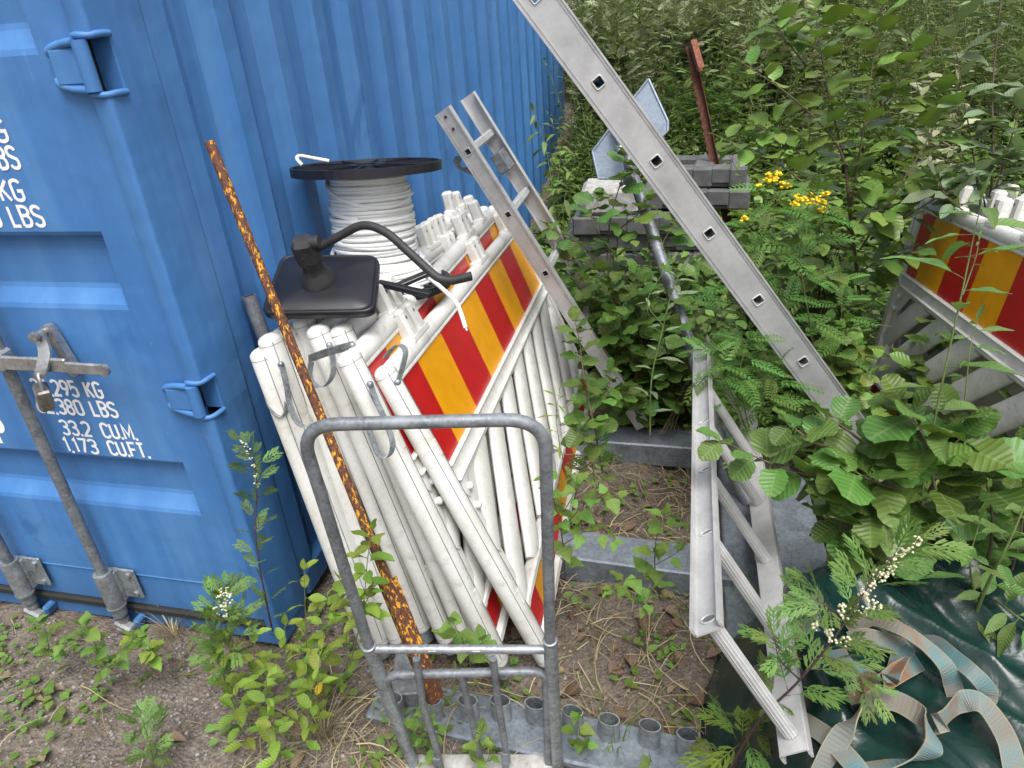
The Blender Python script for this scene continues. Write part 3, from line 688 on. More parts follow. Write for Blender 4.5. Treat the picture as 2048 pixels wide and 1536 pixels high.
hook(barriers[1], [(741, 768, .02), (752, 800, .02), (768, 835, .0), (783, 875, -.01), (784, 900, -.01), (772, 915, -.01), (757, 907, 0), (745, 878, .01), (733, 840, .02)], (.008, -.010, .004), 1.72)
hook(barriers[6], [(526, 735, .02), (530, 770, .0), (540, 810, 0), (558, 832, 0), (572, 825, 0), (574, 800, 0), (572, 775, .02)], (.012, -.014, .004), 1.9)
hook(barriers[5], [(563, 728, .02), (572, 765, 0), (580, 810, 0), (592, 840, 0), (608, 853, 0), (624, 848, .0)], (.010, -.012, .004), 1.84)

# ------------------------------------------------------------------ rusty pole, galvanised stake
def pole():
    a = D(419, 284, 1.60); b = D(872, 1400, 1.86); root = empty('rusty_pole', b); tag(root, 'long rusty pole with flaking yellow paint leaning on the container', 'pole')
    m = MB(); n = (b-a).normalized(); k = a+(b-a)*.80
    m.tube([a, a+n*.3, a+n*.7, k], .0120, 8); m.build('painted_tube', M['rustp'], root, True)
    m = MB(); sx = Vector((1, .15, .1)); sx = (sx-n*sx.dot(n)).normalized(); sy = n.cross(sx)
    for (c, w2) in ((sx, sy), (sy, sx)):
        q = [k-n*.05+w2*.015-c*.0, k-n*.05+w2*.015, ]
    Q = lambda o, u, v: o+sx*u+sy*v
    sec = [(.018, -.016), (.022, -.012), (-.006, .022), (-.030, -.004), (-.027, -.010), (-.006, .012)]
    V = [Q(k-n*.06, u, v) for u, v in sec]+[Q(b, u, v) for u, v in sec]; e = len(sec)
    m.add(V, [(i, (i+1) % e, (i+1) % e+e, i+e) for i in range(e)]+[tuple(range(e))[::-1], tuple(range(e, 2*e))], smooth=False)
    m.build('angle_iron', M['rustp'], root, True)
pole()
m = MB(); a = D(497, 592, 2.02); b = D(600, 860, 2.2); m.tube([a, b, b+(b-a)*1.2], .020, 16, cap=False); m.tube([a+(b-a)*.01, b], .017, 16, cap=False)
m.lathe([(.020, 0), (.017, 0)], a, (b-a), 16); o = m.build('galvanised_tube', M['galvd']); tag(o, 'open dull grey tube end between the container corner and the white posts', 'steel tube')

# ------------------------------------------------------------------ cable reel
def reel():
    c = Vector((.240, .67, .925)); ax = Vector((.0, .125, 1)).normalized(); H = .385
    root = empty('cable_reel', c); tag(root, 'black plastic reel wound with thick white cable on top of the barrier stack', 'cable reel')
    A = ax.orthogonal().normalized(); Bv = ax.cross(A)
    def flange(h, R):
        m = MB(); m.lathe([(R-.008, -.013), (R, -.013), (R, .013), (R-.008, .013), (R-.010, .004), (.06, .004), (.06, .012), (.035, .012), (.035, -.004), (R-.01, -.004), (R-.008, -.013)], c+ax*h, ax, 48, smooth=False)
        for k in range(12):
            a = 2*math.pi*k/12; dv = A*math.cos(a)+Bv*math.sin(a); tv = ax.cross(dv)
            Mx = Matrix((dv, tv, ax)).transposed(); m.box(c+ax*(h+.007)+dv*(R*.6), (R*.72, .004, .010), Mx)
        return m
    R = .236
    flange(H, R).build('flange', M['blackp'], root, True); flange(0.01, R).build('flange', M['blackp'], root, True)
    m = MB(); m.lathe([(.075, .0), (.075, H)], c, ax, 24); m.build('drum', M['blackp'], root, True)
    rad = .0068; m = MB(); pts = []; N = 28
    def rw(t): return .120+.008*math.sin(3*t)+ (.030*max(0, (.22-t)/.22)**.7 if t < .22 else 0) + (.0 if t < .9 else -.006)
    seg = 40; random.seed(5)
    ph = [random.uniform(0, 6.28) for _ in range(6)]
    for k in range(N*seg+1):
        t = k/(N*seg); a = 2*math.pi*k/seg; j = int(k/seg)
        h = .022+t*(H-.045)+.0020*math.sin(a*.5+ph[1])+.0016*math.sin(a+ph[j % 6])
        r = rw(t)+.0035*math.sin(a*.37+ph[2])+.0025*math.sin(a*.81+ph[j % 6])
        pts.append(c+ax*h+A*math.cos(a)*r+Bv*math.sin(a)*r)
    m.tube(pts, rad, 8)
    # inner layer so no gaps show the drum, and loose turns
    m.lathe([(rw(t)-.004, .015+t*(H-.03)) for t in np.linspace(0, 1, 20)], c, ax, 32)
    for (h0, tilt, rr, a0, a1) in ((.325, .05, .130, 2.2, 5.4), (.11, .035, .143, 0, 6.28), (.07, -.02, .155, 0, 6.28), (.17, .02, .131, .5, 5), (.20, -.03, .130, 1.5, 6), (.26, .025, .129, 0, 4)):
        P = []
        for k in range(33):
            a = a0+(a1-a0)*k/32; P.append(c+ax*(h0+tilt*math.sin(a))+A*math.cos(a)*rr+Bv*math.sin(a)*rr)
        m.tube(P, rad, 8)
    for i in range(7):
        P = [c+ax*(.028+.011*i+.003*math.sin(a*2+i))+A*math.cos(a)*(.178-.004*i+.003*math.sin(a+i))+Bv*math.sin(a)*(.178-.004*i+.003*math.sin(a+i)) for a in np.linspace(0, 6.283, 41)]; m.tube(P, rad, 8)
    m.build('cable', M['cable'], root, True)
    # cable end over the upper flange and the free end hanging down in front
    m = MB(); m.tube(smooth_path([D(604, 330, 2.10), D(594, 318, 2.10), D(600, 312, 2.12), D(630, 317, 2.14), D(658, 322, 2.15)], 5), .0055, 8); m.build('cable_tail', M['cable'], root, True)
    m = MB(); m.tube(smooth_path([D(838, 545, 2.15), D(866, 562, 2.05), D(893, 585, 1.95), D(913, 606, 1.93), D(923, 630, 1.93), D(931, 655, 1.93)], 6), .0062, 8)
    m.tube([D(931, 655, 1.93), D(934, 661, 1.93)], .003, 6); m.build('cable_end', M['cable'], root, True)
reel()
m = MB()   # broken reel rib lying under the reel
a, b = D(757, 566, 2.02), D(862, 590, 1.98); dv = (b-a).normalized(); tv = Vector((0, 0, 1)).cross(dv).normalized(); m.box((a+b)/2, ((b-a).length, .022, .016), Matrix((dv, tv, dv.cross(tv))).transposed(), bev=.002)
a, b = D(790, 574, 2.05), D(858, 545, 2.08); dv = (b-a).normalized(); tv = Vector((0, 0, 1)).cross(dv).normalized(); m.box((a+b)/2, ((b-a).length, .03, .012), Matrix((dv, tv, dv.cross(tv))).transposed(), bev=.002)
o = m.build('plastic_strip', M['blackp']); tag(o, 'black ribbed plastic strip poking out under the cable reel', 'plastic strip')

# ------------------------------------------------------------------ vehicle mirror
def mirror():
    d = 1.80; root = empty('vehicle_mirror', D(640, 575, d)); tag(root, 'black rectangular vehicle mirror lying face down with its bent arm up', 'mirror')
    cs = [D(566, 513, 2.0), D(760, 515, 1.95), D(750, 628, 1.80), D(521, 632, 1.82)]
    ctr = sum(cs, Vector())/4; n = (cs[1]-cs[0]).cross(cs[3]-cs[0]).normalized()
    if n.dot(Vector(CAM)-ctr) < 0: n = -n
    def rr(scale, r=.16, k=6):
        P = [ctr+(c-ctr)*scale for c in cs]; out = []
        for i in range(4):
            a, b, c = P[i-1], P[i], P[(i+1) % 4]
            p0 = b+(a-b)*r; p2 = b+(c-b)*r
            for j in range(k): t = j/(k-1); out.append(p0*(1-t)**2+b*2*t*(1-t)+p2*t*t)
        return out
    rings = [(1.0, -.012), (1.0, .004), (.985, .009), (.955, .010), (.94, .006), (.90, .010), (.6, .018), (.25, .022)]
    m = MB(); V = []; k = 24
    for (s, h) in rings: V += [p+n*h for p in rr(s, .14)]
    m.add(V, [(i*k+j, i*k+(j+1) % k, (i+1)*k+(j+1) % k, (i+1)*k+j) for i in range(len(rings)-1) for j in range(k)]+[tuple((len(rings)-1)*k+j for j in range(k)), tuple(range(k))[::-1]])
    m.build('mirror_shell', M['blackp'], root, True)
    hubp = D(634, 552, 1.86); top = D(612, 500, 1.80)
    m = MB(); ax = (top-hubp).normalized(); m.lathe([(.046, -.02), (.043, .0), (.032, .014), (.026, .035), (.03, .045), (.03, .052)], hubp, ax, 20)
    dv = ax; tv = Vector((1, .2, 0)); tv = (tv-dv*tv.dot(dv)).normalized(); Mx = Matrix((tv, dv.cross(tv), dv)).transposed(); m.box(top+ax*-.004, (.060, .056, .082), Mx, bev=.014); m.tube([top+Mx@Vector((-.02, 0, .02)), top+Mx@Vector((.045, -.004, .022))], .017, 14)
    for z in (.018, -.008): m.tube([top+Mx@Vector((-.005, -.027, z)), top+Mx@Vector((-.005, -.0305, z))], .004, 8)
    for z in (.018, -.008): m.tube([top+Mx@Vector((-.005, .026, z)), top+Mx@Vector((-.005, .0305, z))], .004, 8)
    m.build('swivel_mount', M['black'], root, True)
    P = fillet([D(634, 497, 1.80), D(726, 446, 1.74), D(772, 462, 1.72), D(885, 566, 1.70), D(943, 552, 1.69)], .045, 7)
    m = MB(); m.tube(P, .0108, 14, cap=False); e = P[-1]; m.tube([P[-1]-(P[-1]-P[-2])*.3, P[-1]+(P[-1]-P[-2])*.0], .0060, 10)
    m.build('mirror_arm', M['black'], root, True)
mirror()

# ------------------------------------------------------------------ galvanised hoop gate of the trolley
def hoop():
    bL, bR = Vector((.569, -.314, -.1)), Vector((.956, -.244, -.1)); tL, tR = D(598, 850, 1.30), D(1090, 838, 1.28)
    root = empty('hoop_gate', (bL+bR)/2); tag(root, 'galvanised tubular hoop gate with a smaller barred frame at its foot', 'trolley gate')
    def q(x, y):
        n = (tR-tL).cross(bL-tL).normalized(); return PL((bL+bR)/2, n, x, y)
    sL = bL+(tL-bL)*.0; sl, sr = q(738, 1293), q(1100, 1282)
    m = MB(); m.tube(fillet([sl, tL, tR, sr], .075, 9), .0128, 18); m.build('hoop', M['galvd'], root, True)
    for (s, b) in ((sl, bL), (sr, bR)):
        m = MB(); m.tube([s, b], .0165, 18, cap=False); m.lathe([(.0165, 0), (.0175, -.001), (.0175, .004), (.0125, .004)], s, s-b, 18); m.build('sleeve', M['galv'], root, True)
    m = MB(); m.tube([q(745, 1298), q(1092, 1299)], .0105, 14, m=0)
    for x in (868, 955): m.tube([q(x-8, 1298)+Vector((0, -.010, .003)), q(x+8, 1298)+Vector((0, -.010, .003))], .0028, 8)
    m.build('crossbar', M['galv'], root, True)
    m = MB(); m.tube(fillet([q(832, 1560), q(768, 1350), q(1092, 1342), q(1098, 1560)], .045, 8), .0112, 14); m.build('lower_hoop', M['galvd'], root, True)
    off = Vector((0, -.016, .004))
    for P in ([(838, 1308), (850, 1400), (878, 1490), (893, 1560)], [(990, 1308), (1000, 1400), (1013, 1480), (1016, 1560)]):
        m = MB(); m.tube(fillet([q(*p)+off for p in P], .02), .0092, 12); m.box(q((P[2][0]+2), P[2][1]+22)+off+Vector((0, -.004, 0)), (.022, .016, .05), bev=.003); m.build('gate_bar', M['galvd'], root, True)
    m = MB(); m.tube([q(922, 1350), q(945, 1440), q(968, 1560)], .0092, 12); m.build('gate_bar', M['galvd'], root, True)
hoop()
def slab():
    m = MB(); a = G(815, 1512, -.09); b = G(1105, 1512, -.09); dv = (b-a).normalized(); tv = Vector((-dv.y, dv.x, 0)); c = (a+b)/2-tv*.12
    m.box(c+Vector((0, 0, -.0)), ((b-a).length, .24, .03), Matrix((dv, tv, dv.cross(tv))).transposed(), bev=.006); o = m.build('base_slab', M['conc']); tag(o, 'pale worn slab on the ground behind the hoop gate', 'slab')
slab()
# ------------------------------------------------------------------ rack with sockets
def rack():
    root = empty('barrier_rack', (.95, .4, GZ)); tag(root, 'galvanised steel rack frame with a row of oval sockets lying on the ground', 'rack')
    def beam(a, b, w, h):
        a, b = Vector(a), Vector(b); dv = (b-a).normalized(); tv = Vector((0, 0, 1)).cross(dv).normalized(); m = MB(); m.box((a+b)/2, ((b-a).length, w, h), Matrix((dv, tv, dv.cross(tv))).transposed(), bev=.006); return m
    beam((.62, 1.30, -.06), (1.42, 1.29, -.06), .14, .11).build('cross_beam', M['beam'], root, True)
    beam((.55, .555, -.055), (1.44, .52, -.055), .15, .11).build('cross_beam', M['beam'], root, True)
    beam((1.47, -.05, -.075), (1.47, 1.5, -.075), .12, .08).build('long_beam', M['beam'], root, True)
    m = beam((.38, -.13, -.085), (1.42, -.19, -.085), .15, .03); a = Vector((.38, -.055, -.06)); b = Vector((1.42, -.115, -.06))
    m.build('socket_plate', M['beam'], root, True)
    for i, (x, y) in enumerate(((785, 1395), (862, 1398), (935, 1400), (1000, 1400), (1070, 1406), (1145, 1422), (1218, 1438), (1300, 1450), (1376, 1468))):
        c = G(x, y, .005); m = MB(); m.tube([c-Vector((0, 0, .085)), c], .030, 20, r2=.021, cap=False, up=(1, -.1, 0)); m.tube([c-Vector((0, 0, .085)), c], .027, 20, r2=.018, cap=False, up=(1, -.1, 0))
        k = len(m.v)//2; m.add([m.v[20+j] for j in range(20)]+[m.v[k+20+j] for j in range(20)], [(j, (j+1) % 20, (j+1) % 20+20, j+20) for j in range(20)], smooth=False)
        m.build('socket', M['galv'], root, True)
rack()
# thin side plates lying near the rack
m = MB(); m.box((.47, -.05, -.045), (.10, .22, .07), Matrix.Rotation(.25, 3, 'Z'), bev=.004); o = m.build('steel_bracket', M['galvd']); tag(o, 'dull grey steel bracket behind the left leg of the hoop gate', 'bracket')

# ------------------------------------------------------------------ ladders
def rect_holes_rail(m, P0, d, w, face, k0, k1, sp, wid, dep, holes, hs, rim=True, matr=0, mrim=0, lip=.006, hrot=0.):
    """C-profile rail: web in plane (d,w), thickness along -face; real holes in the web at holes; flanges at both edges"""
    d = Vector(d).normalized(); w = Vector(w).normalized(); face = Vector(face).normalized(); P0 = Vector(P0); h = hs/2; W = wid/2
    ks = sorted(holes); lo = k0*sp; hi = k1*sp; cur = lo
    Q = lambda a, b, c=0: P0+d*a+w*b+face*c
    def quad(a0, a1, b0, b1): m.add([Q(a0, b0), Q(a1, b0), Q(a1, b1), Q(a0, b1)], [(0, 1, 2, 3)], matr, smooth=False); m.add([Q(a0, b0, -.003), Q(a0, b1, -.003), Q(a1, b1, -.003), Q(a1, b0, -.003)], [(0, 1, 2, 3)], matr, smooth=False)
    for k in ks:
        c = k*sp; quad(cur, c-h, -W, W); quad(c-h, c+h, -W, -h); quad(c-h, c+h, h, W); cur = c+h
    quad(cur, hi, -W, W)
    for s in (-1, 1):   # flanges and ridged lips
        Mx = Matrix((d, w, face)).transposed()
        m.box(Q((lo+hi)/2, s*(W+.0015), -dep/2), (hi-lo, .003, dep), Mx, matr)
        m.box(Q((lo+hi)/2, s*(W-.0), .0015), (hi-lo, .005, .005), Mx, matr); m.box(Q((lo+hi)/2, s*(W-.009), .0012), (hi-lo, .002, .0025), Mx, matr)
    if rim:
        for k in ks:
            c = k*sp; r = [(c-h, -h), (c+h, -h), (c+h, h), (c-h, h)]; P = []
            rr = h*.35
            pts = []
            for i in range(4):
                a, b, e = Vector(r[i-1]), Vector(r[i]), Vector(r[(i+1) % 4]); p0 = b+(a-b).normalized()*rr; p2 = b+(e-b).normalized()*rr
                for j in range(4): t = j/3; pts.append(p0*(1-t)**2+b*2*t*(1-t)+p2*t*t)
            pts.append(pts[0]); pts.append(pts[1])
            m.tube([Q(p.x, p.y, .001) for p in pts], .0026, 6, cap=False, m=mrim)
def rung_tube(m, a, b, d, s, n=4, wall=.0016, mat=0, ridges=True):
    a, b = Vector(a), Vector(b); ax = (b-a).normalized(); u = Vector(d); u = (u-ax*u.dot(ax)).normalized(); v = ax.cross(u); h = s/2; c = h*.35
    def ring(hh): 
        cc = hh*.35; return [(-hh+cc, -hh), (hh-cc, -hh), (hh, -hh+cc), (hh, hh-cc), (hh-cc, hh), (-hh+cc, hh), (-hh, hh-cc), (-hh, -hh+cc)]
    for hh, flip in ((h, False), (h-wall, True)):
        R8 = ring(hh); V = [a+u*p+v*q for p, q in R8]+[b+u*p+v*q for p, q in R8]; F = [(i, (i+1) % 8, (i+1) % 8+8, i+8) for i in range(8)]
        m.add(V, F if not flip else [f[::-1] for f in F], mat, smooth=False)
    if ridges:
        for t in (-.6, -.2, .2, .6):
            for (uu, vv) in ((u, v), (v, u)):
                for sg in (-1, 1):
                    m.tube([a+uu*h*sg+vv*h*t, b+uu*h*sg+vv*h*t], .0011, 4, cap=False, m=mat)
def big_ladder():
    P0 = Vector((.970, .744, 1.519)); d = Vector((.587, .088, -.805)).normalized(); c = Vector(CAM)
    v = (P0-c); v = (v-d*v.dot(d)).normalized(); w = v.cross(d).normalized(); sp = .28
    root = empty('aluminium_ladder', P0+d*1.9); tag(root, 'tall aluminium ladder seen edge on, its wide side rail with square rung holes', 'ladder')
    ks = list(range(-3, 7))
    for (off, sg) in ((0, -1), (.34, 1)):
        m = MB(); rect_holes_rail(m, P0+v*off, d, w, v*sg, -3.4, 6.8, sp, .100, .026, ks, .030, mrim=1); m.build('side_rail', [M['alu'], M['alud']], root, True)
    for k in ks:
        m = MB(); rung_tube(m, P0+d*k*sp+v*.001, P0+d*k*sp+v*.339, (d+w*1.0), .032, ridges=False); m.build('rung', M['alu'], root, True)
big_ladder()
def hook_ladder():
    P1 = Vector((.407, 1.269, 1.244)); d = Vector((.49, .022, -.872)).normalized(); v = Vector((.017, .355, -.016)); v = v-d*v.dot(d); w = v.cross(d).normalized(); sp = .28
    root = empty('hook_ladder', P1+d*1.35); tag(root, 'narrow aluminium ladder with a grey hook leaning on the far end of the barrier stack', 'ladder')
    for (o, sg) in ((Vector(), -1), (v, 1)):
        m = MB(); rect_holes_rail(m, P1+o, d, w, v*sg, -.62, 4.95, sp, .062, .026, [0, 1, 2, 3, 4], .024, mrim=0)
        for a in (-.53, -.35): m.tube([P1+o+d*a*sp+v.normalized()*sg*.004, P1+o+d*a*sp+v.normalized()*sg*.001], .006, 8, m=1)
        m.build('side_rail', [M['alud'], M['rust']], root, True)
    for k in range(5):
        m = MB(); rung_tube(m, P1+d*k*sp+v.normalized()*.001, P1+d*k*sp+v-v.normalized()*.001, d, .030); m.build('rung', M['alud'], root, True)
    # locking hook
    m = MB(); q = lambda x, y: PL(P1+v*.12, v.normalized(), x, y)
    out = [(906, 322), (910, 313), (918, 312), (922, 320), (918, 328), (924, 336), (936, 334), (950, 336), (964, 350), (964, 362), (948, 352), (928, 344), (912, 336)]
    m.prism([q(x, y) for x, y in out], v.normalized(), .006); m.build('hook', M['galvd'], root, True)
    m = MB(); c = P1+d*.42*sp+v*.80+w*.0; Mx = Matrix((v.normalized(), w, -d)).transposed(); m.box(c, (.09, .05, .085), Mx, bev=.004); m.build('bracket', M['galvd'], root, True)
hook_ladder()
def side_ladder():
    P2 = Vector((1.311, 1.003, .557)); d = Vector((-.004, -.996, .085)).normalized(); v = Vector((.174, -.045, -.265)); v = (v-d*v.dot(d)); w = v.cross(d).normalized(); sp = .28
    root = empty('folded_ladder', P2+d*.7+v*1.1); tag(root, 'dirty aluminium ladder standing on its long edge between the rack and the green tarpaulin', 'ladder')
    vn = v.normalized(); Mx = Matrix((d, w, -vn)).transposed()
    for (o, sg, k1) in ((Vector(), -1, 5.12), (v, 1, 5.15)):
        m = MB(); lo, hi = -.35*sp, k1*sp; c = P2+o+d*(lo+hi)/2
        m.box(c, (hi-lo, .056, .004), Mx)
        for s in (-1, 1):
            for j in range(3): m.box(c+w*s*(.028+.0)+vn*(-sg*(-.004-.007*j)), (hi-lo, .005+.0012*(j % 2), .006), Mx)
            m.box(c+w*s*.0275+vn*sg*.003, (hi-lo, .006, .006), Mx, bev=.001)
        for k in range(6):   # pressed oval rung ends
            cc = P2+o+d*k*sp+vn*sg*.003; P = [cc+w*math.cos(t)*.016*1.0+d*math.sin(t)*.0085*(1.25 if k == 5 else .9) for t in np.linspace(0, 6.2832, 17)]
            m.tube(P, .0026, 6, cap=False); m.add([p-vn*sg*.0005 for p in P[:-1]], [tuple(range(16))], 1, smooth=False)
        m.build('side_rail', [M['alud'], M['galvd']], root, True)
    for k in range(6):
        m = MB(); m.tube([P2+d*k*sp+vn*.003, P2+d*k*sp+v-vn*.003], .0145, 14, r2=.012, up=w, cap=False)
        for j in range(14):
            a = 2*math.pi*j/14; off = (w*math.cos(a)*.0147+d*math.sin(a)*.0122); m.tube([P2+d*k*sp+vn*.003+off, P2+d*k*sp+v-vn*.003+off], .0012, 4, cap=False)
        m.build('rung', M['alud'], root, True)
side_ladder()

# ------------------------------------------------------------------ road sign seen from behind, rusty post, feet
def sign():
    pts = [(1297, 158), (1336, 243), (1335, 262), (1305, 293), (1240, 357), (1197, 357), (1185, 303), (1230, 244)]
    a = D(1232, 245, 3.3); b = D(1500, 1010, 2.78); root = empty('road_sign', b); tag(root, 'grey backed road sign on a galvanised post, lying back against the stacked barrier feet', 'road sign')
    n = Vector(CAM)-a; n = (n.normalized()+Vector((-.35, -.2, .3))).normalized(); m = MB(); P = [PL(a, n, x, y) for x, y in pts]; m.prism(P, -n, .003)
    c = sum(P, Vector())/len(P)
    for i in range(len(P)): m.tube([P[i]+n*.0, P[(i+1) % len(P)]+n*.0], .006, 6)
    m.build('sign_plate', M['sign'], root, True)
    p1 = D(1252, 300, 3.24); m = MB(); m.tube([a+n*.03, p1+n*.03, D(1350, 600, 3.02), D(1430, 850, 2.85), D(1475, 965, 2.78), D(1500, 1010, 2.74)], .026, 18); m.build('sign_post', M['galvd'], root, True)
    for (x, y) in ((1247, 305), (1262, 360)):
        q = D(x, y, 3.2)+n*.03; dv = (p1-a).normalized(); m = MB(); m.tube([q-dv*.012, q+dv*.012], .029, 18); tv = dv.cross(n); Mx = Matrix((tv, dv, n)).transposed(); m.box(q-n*.01, (.11, .02, .008), Mx); m.tube([q+tv*.045-n*.02, q+tv*.045+n*.01], .006, 8); m.build('clamp', M['bolt'], root, True)
sign()
def rustpost():
    d = 4.1; a, b = D(1378, 92, d), D(1450, 430, d+.25); root = empty('rusty_post', b); tag(root, 'slim dark rusty post with a short reddish channel at its top, among the bushes', 'post')
    dv = (b-a).normalized(); tv = Vector((1, .25, 0)); tv = (tv-dv*tv.dot(dv)).normalized(); Mx = Matrix((tv, dv.cross(tv), dv)).transposed(); L = (b-a).length; c = (a+b)/2
    m = MB(); m.box(c+dv*.2, (.042, .004, L+.4), Mx); m.box(c+dv*.2+tv*.02+Mx@Vector((0, .018, 0)), (.004, .036, L+.4), Mx)
    for i in range(16): m.box(a+dv*(.18+.045*i)-tv*.024, (.008, .006, .018), Mx)
    m.build('post_profile', M['rust'], root, True)
    e, f = D(1376, 86, d-.04), D(1392, 142, d-.04); dv = (f-e).normalized(); Mx = Matrix((tv, dv.cross(tv), dv)).transposed(); m = MB(); c = (e+f)/2+tv*.012
    L = (f-e).length
    m.box(c, (.004, .05, L), Mx)
    for s in (-1, 1): m.box(c+Mx@Vector((.016, s*.025, 0)), (.034, .004, L), Mx)
    m.build('channel', m_rust('red_oxide_rust', 2.0), root, True)
rustpost()
def feet():
    # stacked recycled plastic barrier feet, slots through
    def foot(c, rz, L=.84, W=.40, h=.115, mat='foot'):
        m = MB(); Mx = Matrix.Rotation(rz, 3, 'Z'); c = Vector(c)
        xs = [-.5, -.30, -.12, .12, .30, .5]
        for i in range(len(xs)-1):
            x0, x1 = xs[i]*L, xs[i+1]*L; open_ = i % 2 == 1
            if not open_: m.box(c+Mx@Vector(((x0+x1)/2, 0, 0)), (x1-x0, W, h), Mx, bev=.012)
            else:
                for s in (-1, 1): m.box(c+Mx@Vector(((x0+x1)/2, s*W*.34, .012)), (x1-x0+.01, W*.3, h*.72), Mx, bev=.004)
        m.box(c+Mx@Vector((0, 0, -h*.3)), (L*.98, W*.9, h*.3), Mx)
        return m.build('rubber_base_slab', M[mat])
    base = Vector((1.0, 3.0, -.13)); n = 0
    labs = ['bottom slab of the grey barrier feet stack behind the alder sapling', 'second slab up in the grey barrier feet stack', 'third slab up in the grey barrier feet stack', 'fourth slab up in the grey barrier feet stack', 'fifth slab up in the grey barrier feet stack, jutting out to the left', 'sixth slab up in the grey barrier feet stack, its slots showing dark']
    for k in range(6):
        o = foot((base.x+.03*math.sin(k*2.3)+(-.10 if k == 4 else 0), base.y+.03*math.cos(k*1.7), gh(1, 3)+.06+.118*k), .04*math.sin(k*1.9)+.02); tag(o, labs[k], 'barrier foot', 'grey barrier feet stacked behind the ladders')
    z = gh(1, 3)+.06+.118*6
    o = foot((1.28, 3.10, z), -.05, .62); tag(o, 'grey barrier foot lying on top of the stack beneath the rusty post', 'barrier foot', 'grey barrier feet stacked behind the ladders')
    o = foot((1.32, 3.15, z+.118), -.08, .5); tag(o, 'topmost grey barrier foot with a round hollow, beside the big ladder', 'barrier foot', 'grey barrier feet stacked behind the ladders')
    m = MB(); m.box((.78, 2.95, z+.02), (.36, .3, .17), Matrix.Rotation(.06, 3, 'Z'), bev=.03); o = m.build('concrete_block', M['conc']); tag(o, 'pale concrete block under the corner of the road sign', 'concrete block')
feet()
# flat grey sheet
m = MB(); P = [G(1500, 1000, .06), G(1570, 930, .08), G(1610, 960, .10), G(1672, 1170, .12), G(1560, 1180, .10), G(1510, 1120, .08)]; m.prism(P, (0, 0, 1), -.004)
o = m.build('metal_sheet', M['beam']); tag(o, 'flat grey metal sheet sticking out under the alder bush and tarpaulin', 'metal sheet')

# ------------------------------------------------------------------ tarpaulin and webbing
from mathutils import noise as mn
TC = Vector((2.075, -.26)); 
def tz(x, y):
    u = (x-TC.x)/.655; v = (y-TC.y)/.62; r = (abs(u)**3+abs(v)**3)**(1/3)
    e = max(0, 1-max(0, (r-.76)/.31)**1.7) if r < 1.07 else 0
    h = .49*e
    h = max(h, .54*math.exp(-(((x-1.56)/.15)**2+((y+.03)/.24)**2))); e = max(e, h/.54)
    n = mn.noise(Vector((x*2.2, y*2.2, 3)))*.045+mn.noise(Vector((x*5+y*3, y*5-x*1.5, 8)))*.022
    a_ = x*.8+y*.6+.05*math.sin(x*5); b_ = x*.6-y*.8; rd = mn.noise(Vector((a_*9, b_*1.6, 1))); n += .022*(1-abs(rd)*3.2)
    rd2 = mn.noise(Vector((a_*24+b_*3, b_*3.5, 5))); n += .008*(1-abs(rd2)*3); rd3 = mn.noise(Vector((a_*11+b_*8, b_*6-a_*3, 9))); n += .006*(1-abs(rd3)*3)
    return GZ-.10*(1-min(1, e*5))+h+n*(.35+.65*min(1, e+.3))
def tarp():
    m = MB(); N = 230; V = []; 
    for j in range(N+1):
        for i in range(N+1):
            a, b = i/N*2-1, j/N*2-1
            x = TC.x+a*.80+.03*math.sin(b*7)+.02*math.sin(b*15+1); y = TC.y+b*.72+.03*math.sin(a*6+1)+.02*math.sin(a*13)
            V.append((x, y, tz(x, y)))
    m.add(V, [(j*(N+1)+i, j*(N+1)+i+1, (j+1)*(N+1)+i+1, (j+1)*(N+1)+i) for j in range(N) for i in range(N)])
    o = m.build('green_tarpaulin', M['tarp']); tag(o, 'crumpled dark green tarpaulin heap in the lower right corner', 'tarpaulin')
tarp()
def TZ(x, y, h=0.):   # point on the tarpaulin seen at a pixel
    lo, hi = .6, 3.2; d = ray(x, y); t = lo
    while t < hi:
        p = CAM+d*t
        if p[2] < tz(p[0], p[1])+h: break
        t += .01
    return Vector(CAM+d*t)
def strap(name, lab, pts, wv, th=.0025, w=.040):
    P = smooth_path([TZ(x, y, h) for (x, y, h) in pts], 7); W = [Vector(a) for a in wv]; n = len(P); WW = []
    for i in range(n):
        t = i/(n-1)*(len(W)-1); k = min(int(t), len(W)-2); q = W[k].lerp(W[k+1], t-k)
        tg = (P[min(i+1, n-1)]-P[max(i-1, 0)]).normalized(); q = (q-tg*q.dot(tg)); WW.append(q.normalized()*w)
    m = MB(); m.ribbon(P, WW, th); o = m.build(name, M['strap']); tag(o, lab, 'webbing strap', 'faded webbing straps on the tarpaulin')
Z = (0, 0, 1)
strap('webbing_strap', 'faded blue webbing strap looping from the ladder end along the front of the tarpaulin', [(1632, 1250, .02), (1590, 1262, .04), (1545, 1300, .05), (1522, 1350, .05), (1545, 1400, .03), (1590, 1432, .02), (1650, 1470, .015), (1700, 1520, .01), (1730, 1560, .01)], [(0, 0, 1), (.3, .2, .9), (.6, .5, .5), (.5, .8, .2), (.4, .8, .1), (.4, .8, .1)])
strap('webbing_strap', 'long blue and tan webbing strap in a big loop across the bottom of the tarpaulin', [(1640, 1550, .02), (1668, 1495, .03), (1705, 1440, .05), (1735, 1405, .05), (1790, 1402, .06), (1850, 1440, .06), (1868, 1490, .05), (1840, 1515, .03), (1770, 1530, .02), (1700, 1545, .015)], [(.9, .2, .3), (.9, .1, .4), (.5, .3, .8), (.2, .7, .5), (.1, .8, .5), (-.6, .5, .5), (-.7, -.2, .6), (-.1, -.8, .5), (.0, -.9, .3)])
